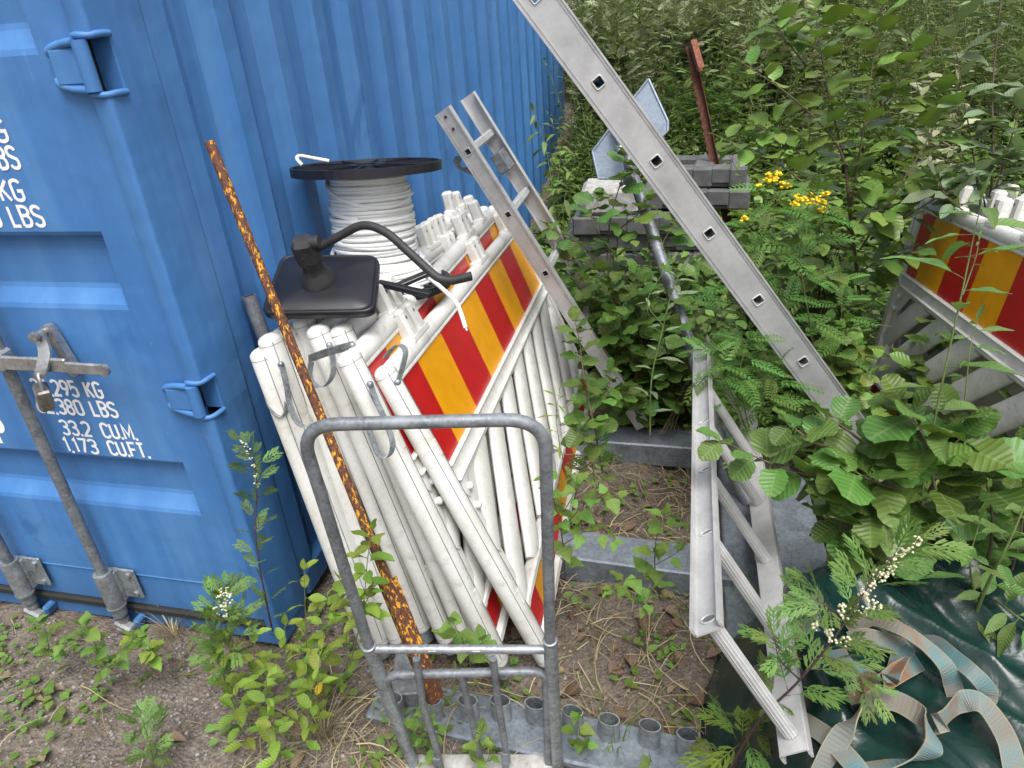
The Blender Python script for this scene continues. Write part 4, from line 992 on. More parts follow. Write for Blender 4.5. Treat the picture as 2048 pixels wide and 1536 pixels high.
strap('webbing_strap', 'knotted grey webbing strap crossing the middle of the tarpaulin', [(1672, 1300, .02), (1690, 1330, .03), (1725, 1350, .04), (1760, 1370, .05), (1785, 1350, .055), (1800, 1315, .04), (1812, 1292, .03)], [(.6, .7, .1), (.5, .8, .2), (.3, .8, .4), (.4, .6, .6), (.8, .3, .4), (.9, .3, .2), (.9, .3, .2)])
strap('webbing_strap', 'frayed end of a blue webbing strap poking right from the knot', [(1695, 1392, .02), (1730, 1382, .04), (1762, 1368, .055), (1795, 1345, .04), (1838, 1322, .02)], [(.2, .8, .3), (.2, .8, .3), (.2, .6, .6), (.2, .9, .1), (.3, .9, .0)])
strap('webbing_strap', 'grey blue webbing strap arching over the tarpaulin towards the alder bush', [(1698, 1262, .02), (1745, 1238, .06), (1800, 1258, .09), (1850, 1290, .09), (1890, 1330, .07), (1905, 1368, .03), (1912, 1392, .015)], [(.1, .8, .5), (.2, .9, .3), (.4, .9, .0), (.5, .8, .0), (.8, .5, .1), (.9, .1, .3), (.9, .1, .3)], w=.036)
strap('webbing_strap', 'rust stained webbing strap bending down on the far side of the tarpaulin', [(1838, 1282, .03), (1870, 1285, .05), (1905, 1312, .06), (1945, 1345, .07), (1975, 1380, .06), (1968, 1405, .03), (1925, 1408, .02)], [(.4, .8, .2), (.4, .8, .2), (.6, .7, .2), (.6, .7, .3), (.8, .1, .6), (.2, -.7, .6), (.1, -.8, .5)], w=.034)
strap('webbing_strap', 'pale blue webbing strap in a wide arc at the right bottom of the tarpaulin', [(1858, 1470, .02), (1885, 1440, .06), (1920, 1405, .07), (1960, 1405, .08), (1995, 1445, .06), (2018, 1490, .03), (2030, 1545, .015)], [(.5, .2, .8), (.2, .5, .8), (.1, .7, .7), (.3, .8, .3), (.8, .4, .1), (.9, .2, .1), (.9, .2, .1)])
strap('webbing_strap', 'short grey webbing strap loop nearest the mugwort stem', [(1700, 1282, .03), (1730, 1275, .05), (1775, 1285, .05), (1810, 1297, .03)], [(.1, .8, .5), (.1, .8, .5), (.1, .8, .5), (.1, .8, .5)])

# ------------------------------------------------------------------ vegetation tools
def wprof(kind, t):
    if kind == 'alder': return .50*(math.sin(math.pi*min(1, t**1.0*.97+.015))**.5)*(1.0+.1*(t-.5))
    if kind == 'oval': return .50*(math.sin(math.pi*t**.9)**.75)
    if kind == 'birch': return .5*(t/.22)**.6 if t < .22 else .5*max(0, 1-(t-.22)/.78)**.72
    if kind == 'lance': return .5*math.sin(math.pi*t**.8)**.9
    return .5*math.sin(math.pi*t)
def add_leaf(m, base, dv, nv, L, W, kind='oval', rnd=0., curl=.18, fold=.18, mat=0, ns=None, ser=0., bend=0.):
    d = Vector(dv).normalized(); n = Vector(nv); n = (n-d*n.dot(d)); n = n.normalized() if n.length > 1e-4 else d.orthogonal().normalized(); s = d.cross(n)
    ns = ns or {'alder': 9, 'oval': 6, 'birch': 7, 'lance': 7}.get(kind, 4); V = []; UV = []; base = Vector(base)
    for i in range(ns+1):
        t = i/ns; w = max(.012, wprof(kind, t))*(1+(ser if i % 2 else -ser)); c = base+d*L*t-n*(curl*L*t*t)+s*(bend*L*t*t)+n*(math.sin(t*13+rnd*31)*.010*L); wl = w*W
        wav = math.sin(t*11+rnd*20)*.055*W
        V += [c+s*wl+n*(fold*wl+wav), c+s*wl*.5+n*(fold*.35*wl), c, c-s*wl*.5+n*(fold*.35*wl), c-s*wl+n*(fold*wl-wav)]
        UV += [(2*w, t), (w, t), (0, t), (-w, t), (-2*w, t)]
    F = [(i*5+j, i*5+j+1, i*5+5+j+1, i*5+5+j) for i in range(ns) for j in range(4)]
    m.add(V, F, mat, uvs=UV, rnd=rnd)
def mini_leaf(m, base, d, n, L, W, rnd=0., mat=0, curl=.15):
    d = Vector(d).normalized(); n = Vector(n); n = (n-d*n.dot(d)); n = n.normalized() if n.length > 1e-4 else d.orthogonal().normalized(); s = d.cross(n); b = Vector(base)
    V = [b, b+d*L*.35+s*W*.5+n*W*.1, b+d*L*.4-n*curl*L*.15, b+d*L*.35-s*W*.5+n*W*.1, b+d*L*.75+s*W*.33-n*curl*L*.5, b+d*L*.75-s*W*.33-n*curl*L*.5, b+d*L-n*curl*L]
    m.add(V, [(0, 1, 2), (0, 2, 3), (1, 4, 2), (2, 5, 3), (2, 4, 6, 5)], mat, uvs=[(0, 0), (1, .35), (0, .4), (-1, .35), (.7, .75), (-.7, .75), (0, 1)], rnd=rnd)
def lobed_leaf(m, base, dv, nv, L, rnd=0., mat=0, pairs=5, lobe=.50, ang=40, lw=.075, sub=True, curl=.25):
    d = Vector(dv).normalized(); n = Vector(nv); n = (n-d*n.dot(d)).normalized(); s = d.cross(n); b = Vector(base)
    for i in range(pairs):
        t = .22+.62*i/max(1, pairs-1); c = b+d*L*t-n*curl*L*t*t; ll = L*lobe*(1-.55*abs(t-.5)*1.6)
        for sg in (-1, 1):
            a = R_(ang+random.uniform(-8, 8)); dd = d*math.cos(a)+s*sg*math.sin(a)-n*curl*.8
            mini_leaf(m, c, dd, n, ll, L*lw, rnd, mat)
            if sub and ll > .012:
                for q in (.35, .6):
                    a2 = a*.35; mini_leaf(m, c+dd.normalized()*ll*q, d*math.cos(a2)+s*sg*math.sin(a2)-n*curl, n, ll*.45, L*lw*.7, rnd, mat)
    mini_leaf(m, b, d-n*curl*.4, n, L*.98, L*lw*.5, rnd, mat, curl=curl*.6); mini_leaf(m, b+d*L*.62-n*curl*L*.38, d-n*curl, n, L*.45, L*lw*1.1, rnd, mat)
def pinnate(m, base, dv, nv, L, rnd=0., mat=0, pairs=9, curl=.3):
    d = Vector(dv).normalized(); n = Vector(nv); n = (n-d*n.dot(d)).normalized(); s = d.cross(n); b = Vector(base); P = []
    for i in range(pairs):
        t = .12+.85*i/(pairs-1); c = b+d*L*t-n*curl*L*t*t; ll = L*.27*math.sin(math.pi*(.12+.8*t))**.7
        for sg in (-1, 1):
            a = R_(62-18*t); dd = d*math.cos(a)+s*sg*math.sin(a)-n*.15
            mini_leaf(m, c, dd, n, ll, L*.055, rnd, mat)
            for q in (.35, .65): mini_leaf(m, c+dd.normalized()*ll*q, d*.9+s*sg*.35, n, ll*.32, L*.03, rnd, mat); mini_leaf(m, c+dd.normalized()*ll*q, -d*.1+s*sg*.9, n, ll*.28, L*.03, rnd, mat)
    mini_leaf(m, b, d, n, L, L*.02, rnd, mat, curl=curl)
UPV = Vector((0, 0, 1))
def rv(k=1.): return Vector((random.uniform(-k, k), random.uniform(-k, k), random.uniform(-k, k)))
def wpath(pts): return smooth_path([D(*p) if not isinstance(p, Vector) else p for p in pts], 5)
def plant(name, label, cat, branches, leaf, stem_mat='twig', leaf_mat='alder', r=.004, group=None, seed=0, extra=None, extra_mats=(), tilt=.45, n_up=1., jitter=.35, droop=.2):
    """branches: list of (points, number of leaves, leaf length, start fraction); every leaf grows from the stem"""
    random.seed(seed); root = empty(name, D(*branches[0][0][0]) if not isinstance(branches[0][0][0], Vector) else branches[0][0][0]); tag(root, label, cat, group)
    ms, ml = MB(), MB()
    for bi, (pts, nl, L, f0) in enumerate(branches):
        P = wpath(pts); n = len(P); rr = r*(1 if bi == 0 else .6)
        ms.tube(P, [max(.0009, rr*(1-.75*i/(n-1))) for i in range(n)], 6, cap=False)
        side = 1
        for k in range(nl):
            f = f0+(1-f0)*(k+.5*random.random())/max(1, nl-.5); f = min(f, .999); i = int(f*(n-1)); p = P[i].lerp(P[min(i+1, n-1)], f*(n-1)-i)
            t = (P[min(i+1, n-1)]-P[max(i-1, 0)]).normalized(); az = k*2.4+bi+random.uniform(-.4, .4)
            hv = Vector((math.cos(az), math.sin(az), 0)); hv = hv-t*hv.dot(t)*.8
            d = hv.normalized()+t*(tilt+random.uniform(-.2, .2))+Vector((0, 0, -droop+random.uniform(-.25, .25))); d.normalize()
            nrm = UPV*n_up+rv(jitter)-t*.1; LL = L*random.uniform(.65, 1.12)*(1-.35*max(0, f-.75)*4*.8)
            pet = d*LL*.16; ms.tube([p, p+pet], .0008, 4, cap=False)
            leaf(ml, p+pet, d, nrm, LL, random.random())
        leaf(ml, P[-1], (P[-1]-P[-2]).normalized()+UPV*.2, UPV+rv(.4), L*.6, random.random())
    ms.build('stem', M[stem_mat], root, True); ml.build('foliage', [M[leaf_mat], M['ylf']], root, True)
    if extra: extra(root)
    return root
L_alder = lambda m, b, d, n, L, r: add_leaf(m, b, d, n, L, L*.92, 'alder', r, curl=random.uniform(.0, .4), fold=random.uniform(-.1, .38), ser=.05)
L_oval = lambda m, b, d, n, L, r: add_leaf(m, b, d, n, L, L*.62, 'oval', r, curl=random.uniform(.05, .3), fold=random.uniform(.05, .35))
L_pale = lambda m, b, d, n, L, r: add_leaf(m, b, d, n, L, L*.48, 'oval', r, curl=random.uniform(.05, .35), fold=random.uniform(.1, .4))
L_birch = lambda m, b, d, n, L, r: add_leaf(m, b, d, n, L, L*.85, 'birch', r, curl=random.uniform(.05, .3), fold=random.uniform(0, .25), ser=.05)
L_will = lambda m, b, d, n, L, r: add_leaf(m, b, d, n, L, L*.27, 'lance', r, curl=random.uniform(.0, .5), fold=random.uniform(.2, .5), ser=.05, bend=random.uniform(-.12, .12), ns=9)
L_thin = lambda m, b, d, n, L, r: add_leaf(m, b, d, n, L, L*.14, 'lance', r, curl=random.uniform(.0, .5), fold=.3, bend=random.uniform(-.1, .1))
L_silv = lambda m, b, d, n, L, r: add_leaf(m, b, d, n, L, L*.24, 'lance', r, curl=random.uniform(.0, .4), fold=.35, bend=random.uniform(-.2, .2))
L_weed = lambda m, b, d, n, L, r: add_leaf(m, b, d, n, L, L*.5, 'oval', r, curl=random.uniform(.0, .4), fold=random.uniform(.1, .4), ser=.03, mat=1 if random.random() < .012 else 0)
L_mug = lambda m, b, d, n, L, r: lobed_leaf(m, b, d, n, L, r, 0)
L_tan = lambda m, b, d, n, L, r: pinnate(m, b, d, n, L, r)
def blobs(name, root, mat, pts, r, seed=1, spread=.01, k=8, flat=1.):
    random.seed(seed); m = MB()
    for p in pts:
        for j in range(k):
            c = Vector(p)+rv(spread); q = r*random.uniform(.7, 1.25)
            m.lathe([(q*.1, -q*flat), (q*.8, -q*.5*flat), (q, 0), (q*.75, q*.55*flat), (q*.1, q*.8*flat)], c, UPV+rv(.4), 6)
    return m.build(name, M[mat], root, True)

# alder sapling between the two leaning ladders
def fill_branches(root, box, d, n, nl, L, seed):
    r = random.Random(seed); out = []
    for k in range(n):
        x = r.uniform(box[0], box[2]); y = r.uniform(box[1], box[3]); dd = d+r.uniform(-.2, .15); mx, my = (root[0]+x)/2+r.uniform(-25, 25), (root[1]+y)/2-15
        out.append(([(root[0]+r.uniform(-15, 15), root[1], root[2]), (mx, my, (root[2]+dd)/2), (x, y, dd)], nl, L, .25))
    return out
plant('alder_sapling', 'alder sapling with ribbed round leaves between the hook ladder and the tall ladder', 'sapling', [
    ([(1304, 850, 3.53), (1259, 690, 3.28), (1219, 560, 3.18), (1219, 450, 3.13), (1246, 350, 3.08), (1257, 305, 3.08)], 22, 0.104, .3),
    ([(1224, 570, 3.18), (1174, 500, 3.13), (1124, 470, 3.08), (1099, 455, 3.06)], 10, 0.091, .2), ([(1239, 620, 3.23), (1294, 540, 3.13), (1334, 470, 3.08), (1359, 425, 3.08)], 14, 0.104, .2),
    ([(1244, 650, 3.23), (1194, 610, 3.18), (1149, 560, 3.18), (1134, 520, 3.13)], 10, 0.098, .3), ([(1269, 710, 3.28), (1304, 630, 3.23), (1344, 560, 3.18), (1394, 520, 3.18)], 12, 0.110, .3),
    ([(1259, 690, 3.28), (1214, 650, 3.18), (1194, 600, 3.13)], 8, 0.104, .3), ([(1229, 520, 3.16), (1184, 440, 3.08), (1194, 400, 3.08)], 6, 0.098, .4), ([(1222, 470, 3.14), (1274, 430, 3.08), (1294, 400, 3.08)], 8, 0.091, .3),
    ([(1274, 740, 3.33), (1244, 700, 3.28), (1184, 660, 3.23)], 9, 0.091, .2)] + fill_branches((1290, 850, 3.2), (1130, 470, 1390, 720), 2.95, 15, 10, .105, 91), L_alder, 'twig', 'alder', .006, seed=3)
plant('alder_sprout', 'column of small round alder leaves along the right edge of the front barrier board', 'sapling', [
    ([(1205, 945, 2.5), (1190, 860, 2.38), (1170, 770, 2.35), (1160, 690, 2.35), (1150, 640, 2.35)], 20, 0.079, .05), ([(1195, 900, 2.42), (1165, 870, 2.35), (1160, 840, 2.33)], 8, 0.073, .2),
    ([(1180, 830, 2.36), (1215, 790, 2.4), (1220, 740, 2.4)], 6, 0.073, .2)], L_alder, 'twig', 'alder', .004, seed=5)
# shrub filling behind, dark leaves
plant('dark_shrub', 'low shrub of dark rounded leaves in the shade behind the hook ladder foot', 'shrub', [
    ([(1330, 850, 3.50), (1300, 760, 3.40), (1270, 690, 3.35), (1240, 640, 3.30)], 21, 0.104, .1), ([(1320, 830, 3.50), (1350, 740, 3.40), (1380, 660, 3.35)], 18, 0.104, .1), ([(1330, 850, 3.50), (1260, 790, 3.40), (1200, 740, 3.35), (1180, 690, 3.35)], 20, 0.098, .1),
    ([(1320, 840, 3.50), (1290, 810, 3.35), (1250, 800, 3.30)], 16, 0.085, .1), ([(1340, 850, 3.50), (1360, 790, 3.40), (1400, 740, 3.35)], 16, 0.098, .1), ([(1330, 850, 3.45), (1330, 790, 3.35), (1320, 720, 3.30)], 16, 0.098, .1)], L_alder, 'twig', 'alderd', .006, seed=8)
# large alder bush at the right
ab = [([(1960, 1290, 2.15), (1880, 1090, 1.9), (1800, 960, 1.8), (1720, 880, 1.75), (1650, 830, 1.72)], 19, 0.110, .15),
    ([(1870, 1080, 1.9), (1770, 1010, 1.78), (1660, 965, 1.74), (1550, 930, 1.72), (1440, 880, 1.72)], 18, 0.102, .15), ([(1900, 1150, 1.95), (1810, 1110, 1.82), (1720, 1070, 1.78), (1650, 1030, 1.76)], 14, 0.110, .2),
    ([(1950, 1220, 1.9), (1985, 1060, 1.75), (1960, 930, 1.7), (1900, 820, 1.7)], 16, 0.110, .2), ([(1880, 1100, 1.85), (1870, 980, 1.7), (1845, 870, 1.66), (1800, 800, 1.66)], 18, 0.114, .2),
    ([(1930, 1230, 1.95), (1860, 1210, 1.85), (1790, 1160, 1.82)], 11, 0.108, .2), ([(1980, 1260, 1.95), (2030, 1120, 1.8), (2055, 980, 1.75)], 12, 0.110, .2), ([(1800, 980, 1.75), (1740, 960, 1.68), (1690, 930, 1.66)], 10, 0.108, .2),
    ([(1870, 1080, 1.85), (1790, 1040, 1.72), (1740, 1020, 1.68)], 10, 0.114, .2), ([(1960, 1250, 2.0), (1930, 1180, 1.85), (1880, 1160, 1.8)], 11, 0.108, .1), ([(1700, 880, 1.75), (1640, 890, 1.7), (1580, 850, 1.7)], 9, 0.096, .2),
    ([(1960, 1280, 2.05), (2010, 1230, 1.95), (2060, 1200, 1.9)], 11, 0.108, .1), ([(1850, 1000, 1.78), (1900, 900, 1.7), (1930, 870, 1.68)], 10, 0.108, .2),
    ([(1900, 1150, 2.0), (1850, 1120, 2.0), (1760, 1060, 2.0), (1690, 1000, 2.0)], 18, 0.108, .1), ([(1930, 1200, 2.05), (1950, 1080, 2.0), (1930, 960, 1.95)], 18, 0.108, .1), ([(1980, 1240, 2.05), (2020, 1060, 2.0), (2040, 900, 1.95)], 18, 0.108, .1)]
plant('alder_bush', 'large alder bush with broad ribbed toothed leaves above the tarpaulin', 'bush', ab, L_alder, 'twig', 'alder', .008, seed=12)
plant('willow_bush', 'willow shoot with broad yellow spotted leaves at the lower right edge', 'bush', [([(1930, 1290, 1.75), (1970, 1180, 1.65), (2020, 1080, 1.58), (2070, 960, 1.55)], 15, .095, .05), ([(1960, 1230, 1.7), (1940, 1130, 1.62), (1960, 1040, 1.58)], 7, .085, .2), ([(1990, 1200, 1.68), (2030, 1230, 1.62), (2060, 1250, 1.6)], 7, .085, .2)],
      lambda m, b, d, n, L, r: add_leaf(m, b, d, n, L, L*.36, 'lance', r, curl=random.uniform(.1, .4), fold=.25, ser=.03, ns=9, mat=1 if random.random() < .02 else 0), 'stem', 'willow', .006, seed=14)
plant('willow_sapling', 'slender willow sapling with toothed narrow leaves in front of the right barrier board', 'sapling', [([(1835, 1050, 1.75), (1858, 900, 1.66), (1890, 740, 1.6), (1925, 580, 1.56), (1948, 470, 1.54), (1962, 410, 1.52)], 16, .135, .12), ([(1925, 590, 1.56), (1950, 520, 1.55), (1958, 480, 1.55)], 5, .04, .4), ([(1930, 800, 1.62), (1940, 700, 1.6), (1955, 640, 1.6)], 6, .07, .2)], L_will, 'stem', 'willow', .0035, seed=21, tilt=.25, droop=.15)
# smooth leaved bush, top right
tb = [([(1720, 600, 3.3), (1700, 430, 3.0), (1680, 300, 2.9), (1590, 200, 2.8), (1490, 130, 2.75)], 31, 0.142, .3), ([(1700, 420, 3.0), (1725, 270, 2.85), (1745, 130, 2.8), (1765, 10, 2.75)], 26, 0.142, .15),
    ([(1720, 500, 3.0), (1800, 370, 2.85), (1860, 270, 2.8), (1890, 180, 2.8)], 24, 0.135, .2), ([(1700, 460, 3.0), (1610, 370, 2.85), (1530, 310, 2.8), (1450, 280, 2.8)], 26, 0.128, .15),
    ([(1690, 330, 2.95), (1650, 150, 2.8), (1630, 20, 2.75)], 24, 0.142, .2), ([(1740, 480, 3.0), (1850, 410, 2.85), (1900, 380, 2.8)], 20, 0.128, .2), ([(1690, 500, 3.0), (1620, 470, 2.9), (1580, 420, 2.85)], 20, 0.121, .2),
    ([(1700, 500, 3.0), (1730, 430, 2.85), (1780, 420, 2.8)], 20, 0.128, .2), ([(1640, 270, 2.85), (1560, 270, 2.8), (1510, 250, 2.78)], 15, 0.121, .2), ([(1730, 250, 2.85), (1790, 180, 2.8), (1830, 90, 2.78)], 17, 0.135, .2),
    ([(1700, 560, 3.1), (1760, 520, 2.95), (1830, 500, 2.9)], 22, 0.121, .1), ([(1700, 560, 3.1), (1640, 540, 3.0), (1560, 520, 2.95)], 17, 0.115, .2), ([(1650, 180, 2.85), (1580, 90, 2.8), (1540, 30, 2.78)], 17, 0.135, .2)]
plant('goat_willow', 'bushy sapling with smooth rounded leaves rising behind the tansy', 'bush', tb, L_oval, 'twig', 'alderd', .008, seed=31, droop=.1)
plant('pale_willow', 'pale green willow with long stems at the top right corner', 'bush', [([(1960, 520, 2.9), (1985, 350, 2.75), (1985, 180, 2.7), (2000, 20, 2.65), (2010, -60, 2.65)], 27, 0.135, .2), ([(1970, 480, 2.9), (1945, 300, 2.75), (1915, 120, 2.7), (1900, -10, 2.7)], 26, 0.135, .2), ([(1985, 400, 2.8), (2030, 250, 2.7), (2060, 120, 2.7)], 20, 0.135, .2), ([(1970, 450, 2.8), (1900, 400, 2.7), (1870, 350, 2.7)], 15, 0.115, .3), ([(1975, 420, 2.8), (2010, 330, 2.7), (2050, 300, 2.7)], 19, 0.121, .1), ([(1975, 440, 2.85), (1960, 370, 2.75), (1930, 330, 2.7)], 15, 0.121, .1)], L_pale, 'twig', 'silver', .006, seed=33, droop=.1)
# tansy
def tansy_fl(root):
    hd = [((1548, 352), 30, 13), ((1570, 370), 22, 10), ((1535, 362), 14, 6), ((1518, 372), 8, 4), ((1485, 437), 17, 8), ((1600, 395), 24, 10), ((1622, 398), 34, 14), ((1640, 405), 20, 10), ((1652, 388), 14, 6), ((1590, 408), 14, 7), ((1645, 420), 18, 8)]
    random.seed(4)
    for (c, sp, k) in hd:
        m = MB()
        for j in range(int(k*1.8)):
            a = random.uniform(0, 6.28); q = math.sqrt(random.random()); p = D(c[0]+math.cos(a)*q*sp*.6, c[1]+math.sin(a)*q*sp*.33, 2.33+random.uniform(-.01, .02)); r = .0062*random.uniform(.85, 1.1)
            m.lathe([(r*.5, -r*.5), (r, 0), (r*.85, r*.45), (r*.1, r*.6)], p, UPV+rv(.25), 7)
        m.build('flower_head', M['flow'], root, True)
plant('tansy', 'tansy with flat yellow flower heads and ferny leaves beside the tall ladder', 'flower', [([(1640, 800, 2.9), (1620, 650, 2.6), (1600, 520, 2.45), (1612, 430, 2.37), (1620, 402, 2.34)], 24, 0.156, .05), ([(1600, 800, 2.85), (1575, 650, 2.6), (1550, 500, 2.45), (1548, 360, 2.34)], 24, 0.156, .05), ([(1560, 520, 2.45), (1510, 470, 2.36), (1486, 442, 2.33)], 9, 0.108, .2),
    ([(1610, 800, 2.85), (1540, 720, 2.6), (1490, 640, 2.5), (1470, 560, 2.45)], 18, 0.156, .1), ([(1640, 800, 2.9), (1680, 680, 2.65), (1680, 560, 2.55)], 18, 0.144, .1), ([(1580, 820, 2.85), (1500, 760, 2.6), (1450, 700, 2.5)], 16, 0.144, .1), ([(1610, 500, 2.45), (1650, 430, 2.36), (1655, 395, 2.33)], 8, 0.072, .1)], L_tan, 'stem', 'tansy', .004, seed=41, extra=tansy_fl)
plant('tansy', 'ferny tansy plant without flowers under the lower half of the tall ladder', 'flower', [([(1500, 880, 2.6), (1470, 800, 2.45), (1440, 740, 2.35), (1420, 700, 2.3)], 18, 0.144, .05), ([(1510, 880, 2.6), (1530, 790, 2.4), (1550, 740, 2.35)], 15, 0.144, .05), ([(1500, 870, 2.6), (1480, 760, 2.4), (1490, 700, 2.35), (1500, 660, 2.35)], 15, 0.144, .1)], L_tan, 'stem', 'tansy', .004, seed=44)
# silver willow shoot and fillers
plant('sallow_bush', 'dense bush of small dull rounded leaves behind the yellow tansy flowers', 'bush', fill_branches((1640, 640, 3.6), (1430, 290, 1740, 560), 3.35, 24, 17, .075, 3), L_oval, 'twig', 'alderd', .005, seed=131, droop=.1)
plant('sallow_bush', 'leafy bush at the upper right filling the gap behind the right barrier boards', 'bush', fill_branches((1900, 560, 3.9), (1780, 60, 2048, 300), 3.6, 14, 17, .09, 4), L_pale, 'twig', 'herbg', .005, seed=132, droop=.1)
plant('dark_shrub', 'low dark leafy shrub left of the right barrier boards', 'shrub', fill_branches((1690, 850, 2.85), (1650, 640, 1730, 800), 2.7, 8, 12, .07, 5), L_alder, 'twig', 'alderd', .004, seed=133, droop=.1)
plant('dark_shrub', 'shaded shrub behind the long galvanised sign post', 'shrub', fill_branches((1340, 860, 3.1), (1380, 560, 1480, 720), 2.95, 10, 12, .075, 6), L_oval, 'twig', 'alderd', .004, seed=134, droop=.1)
for q_, (bx, sd, lab, lf, lm) in enumerate([((1150, -20, 1290, 150), 141, 'grey green mugwort plumes above the container end, left of the rusty post', L_mug, 'herbg'), ((1300, -30, 1480, 90), 142, 'pale mugwort plumes at the top edge above the rusty post', L_mug, 'herbg'), ((1480, 10, 1640, 130), 143, 'dusty green mugwort plumes at the top edge behind the goat willow', L_mug, 'herbg'), ((1140, 180, 1260, 330), 144, 'tall narrow leaved herb behind the road sign', L_thin, 'herb'), ((1270, 220, 1370, 330), 145, 'narrow leaved herb between the road sign and the rusty post', L_silv, 'herb')]):
    plant('wild_herb', lab, 'herb', fill_branches(((bx[0]+bx[2])/2, bx[3]+130, 6.0), bx, 5.8, 22, 22, .17 if lf is L_mug else .13, sd), lf, 'stem', lm, .005, seed=sd, droop=.0, tilt=.7)
plant('alder_shrub', 'dense alder leaves filling the space under the barrier feet stack', 'shrub', fill_branches((1300, 850, 3.3), (1150, 540, 1390, 790), 3.1, 22, 12, .09, 8), L_alder, 'twig', 'alder', .004, seed=136, droop=.1)
plant('meadowsweet', 'tall bright ferny herb behind the rusty post', 'herb', fill_branches((1400, 330, 5.6), (1330, 130, 1480, 260), 5.4, 14, 16, .16, 7), L_tan, 'stem', 'mug', .004, seed=135, droop=.1)
plant('silver_shoot', 'grey green willow shoot hanging beside the galvanised sign post', 'sapling', [([(1300, 870, 2.35), (1303, 760, 2.25), (1325, 660, 2.2), (1345, 580, 2.18), (1365, 540, 2.17)], 20, .075, .1), ([(1325, 650, 2.2), (1295, 600, 2.18), (1345, 520, 2.17)], 6, .05, .3)], L_silv, 'stem', 'silver', .003, seed=47)
# nettles by the container end
plant('nettle', 'thin drooping nettle stems in front of the far end of the blue container', 'weed', [([(1115, 470, 4.6), (1105, 380, 4.5), (1090, 290, 4.45), (1068, 225, 4.4)], 16, .11, .1), ([(1120, 470, 4.6), (1115, 380, 4.5), (1120, 300, 4.5), (1098, 232, 4.45)], 16, .11, .1), ([(1125, 470, 4.5), (1130, 390, 4.5), (1150, 320, 4.5)], 12, .11, .1)],
      lambda m, b, d, n, L, r: add_leaf(m, b, d, n, L, L*.3, 'lance', r, curl=.6, fold=.3, ser=.08), 'stem', 'herb', .004, seed=51, droop=.6)
# mugworts
def cream(pts, seed, spread=.008, k=9, r=.0032):
    return lambda root: blobs('flower_spike', root, 'cream', [D(*p) for p in pts], r, seed, spread, k)
plant('mugwort', 'tall thin mugwort with feathery leaves standing against the blue container corner', 'weed', [([(545, 1262, 2.14), (528, 1180, 2.05), (512, 1080, 1.98), (513, 980, 1.93), (508, 920, 1.9), (482, 880, 1.88)], 40, .062, .06)], L_mug, 'stemd', 'mug', .003, seed=61, tilt=.85, droop=-.15, jitter=.9, extra=cream([(483, 882, 1.88), (489, 892, 1.88), (496, 903, 1.885), (505, 917, 1.89), (511, 930, 1.9), (512, 950, 1.91), (513, 968, 1.92)], 3, .006, 4, .0028))
plant('mugwort', 'bushy mugwort with a dense cream flower head below the container door edge', 'weed', [([(450, 1370, 2.1), (445, 1290, 1.98), (440, 1225, 1.92), (447, 1190, 1.9)], 34, .075, .1), ([(450, 1360, 2.1), (425, 1290, 1.97), (410, 1240, 1.93)], 14, .06, .1), ([(455, 1360, 2.1), (475, 1280, 1.95), (480, 1225, 1.92)], 14, .06, .1)], L_mug, 'stem', 'mug', .003, seed=63, tilt=.85, droop=-.15, jitter=.9,
      extra=cream([(440, 1190, 1.88), (450, 1182, 1.88), (455, 1196, 1.88), (448, 1205, 1.88), (438, 1218, 1.88), (445, 1228, 1.88)], 4, .010, 10, .003))
fl = [(1835, 1082, 1.36), (1826, 1088, 1.36), (1815, 1096, 1.36), (1800, 1104, 1.37), (1795, 1120, 1.37), (1785, 1132, 1.37), (1765, 1145, 1.38), (1755, 1158, 1.38), (1745, 1170, 1.38), (1775, 1150, 1.38), (1727, 1185, 1.39), (1740, 1200, 1.39), (1755, 1212, 1.39), (1712, 1215, 1.4), (1690, 1232, 1.4), (1683, 1213, 1.4), (1735, 1222, 1.4), (1660, 1262, 1.41), (1665, 1280, 1.41), (1690, 1282, 1.41), (1630, 1250, 1.41)]
plant('mugwort', 'flowering mugwort with a dark stem leaning over the tarpaulin and webbing straps', 'weed', [([(1455, 1545, 1.62), (1520, 1440, 1.53), (1590, 1370, 1.47), (1650, 1300, 1.43), (1700, 1230, 1.4), (1745, 1160, 1.38), (1790, 1110, 1.37), (1836, 1082, 1.36)], 40, .092, .03), ([(1600, 1360, 1.47), (1560, 1320, 1.44), (1550, 1280, 1.43)], 10, .07, .2), ([(1640, 1310, 1.44), (1700, 1340, 1.42), (1740, 1380, 1.42)], 10, .07, .2), ([(1690, 1240, 1.42), (1650, 1210, 1.4), (1630, 1200, 1.4)], 6, .08, .2)], L_mug, 'stemd', 'mug', .0036, seed=66, tilt=.85, droop=-.15, jitter=.9, extra=cream(fl, 5, .009, 11, .003))
plant('mugwort', 'small yellowing mugwort at the bottom edge left of the webbing', 'weed', [([(1470, 1560, 1.75), (1480, 1500, 1.66), (1500, 1450, 1.62)], 12, .11, .1), ([(1500, 1560, 1.75), (1520, 1510, 1.7)], 4, .06, .1)], L_mug, 'stemd', 'weed', .003, seed=68)
plant('mugwort', 'little mugwort seedling on the gravel at the bottom left', 'weed', [([(310, 1545, 2.0), (300, 1490, 1.93), (285, 1440, 1.9)], 22, .075, .05)], L_mug, 'stem', 'mug', .002, seed=69, tilt=.85, droop=-.15, jitter=.9)
plant('mugwort', 'feathery weed tuft right of the front barrier board above the lower cross beam', 'weed', [([(1190, 970, 2.6), (1185, 925, 2.5), (1188, 890, 2.48)], 14, .08, .1)], L_mug, 'stem', 'mug', .002, seed=70, tilt=.85, droop=-.15, jitter=.9)
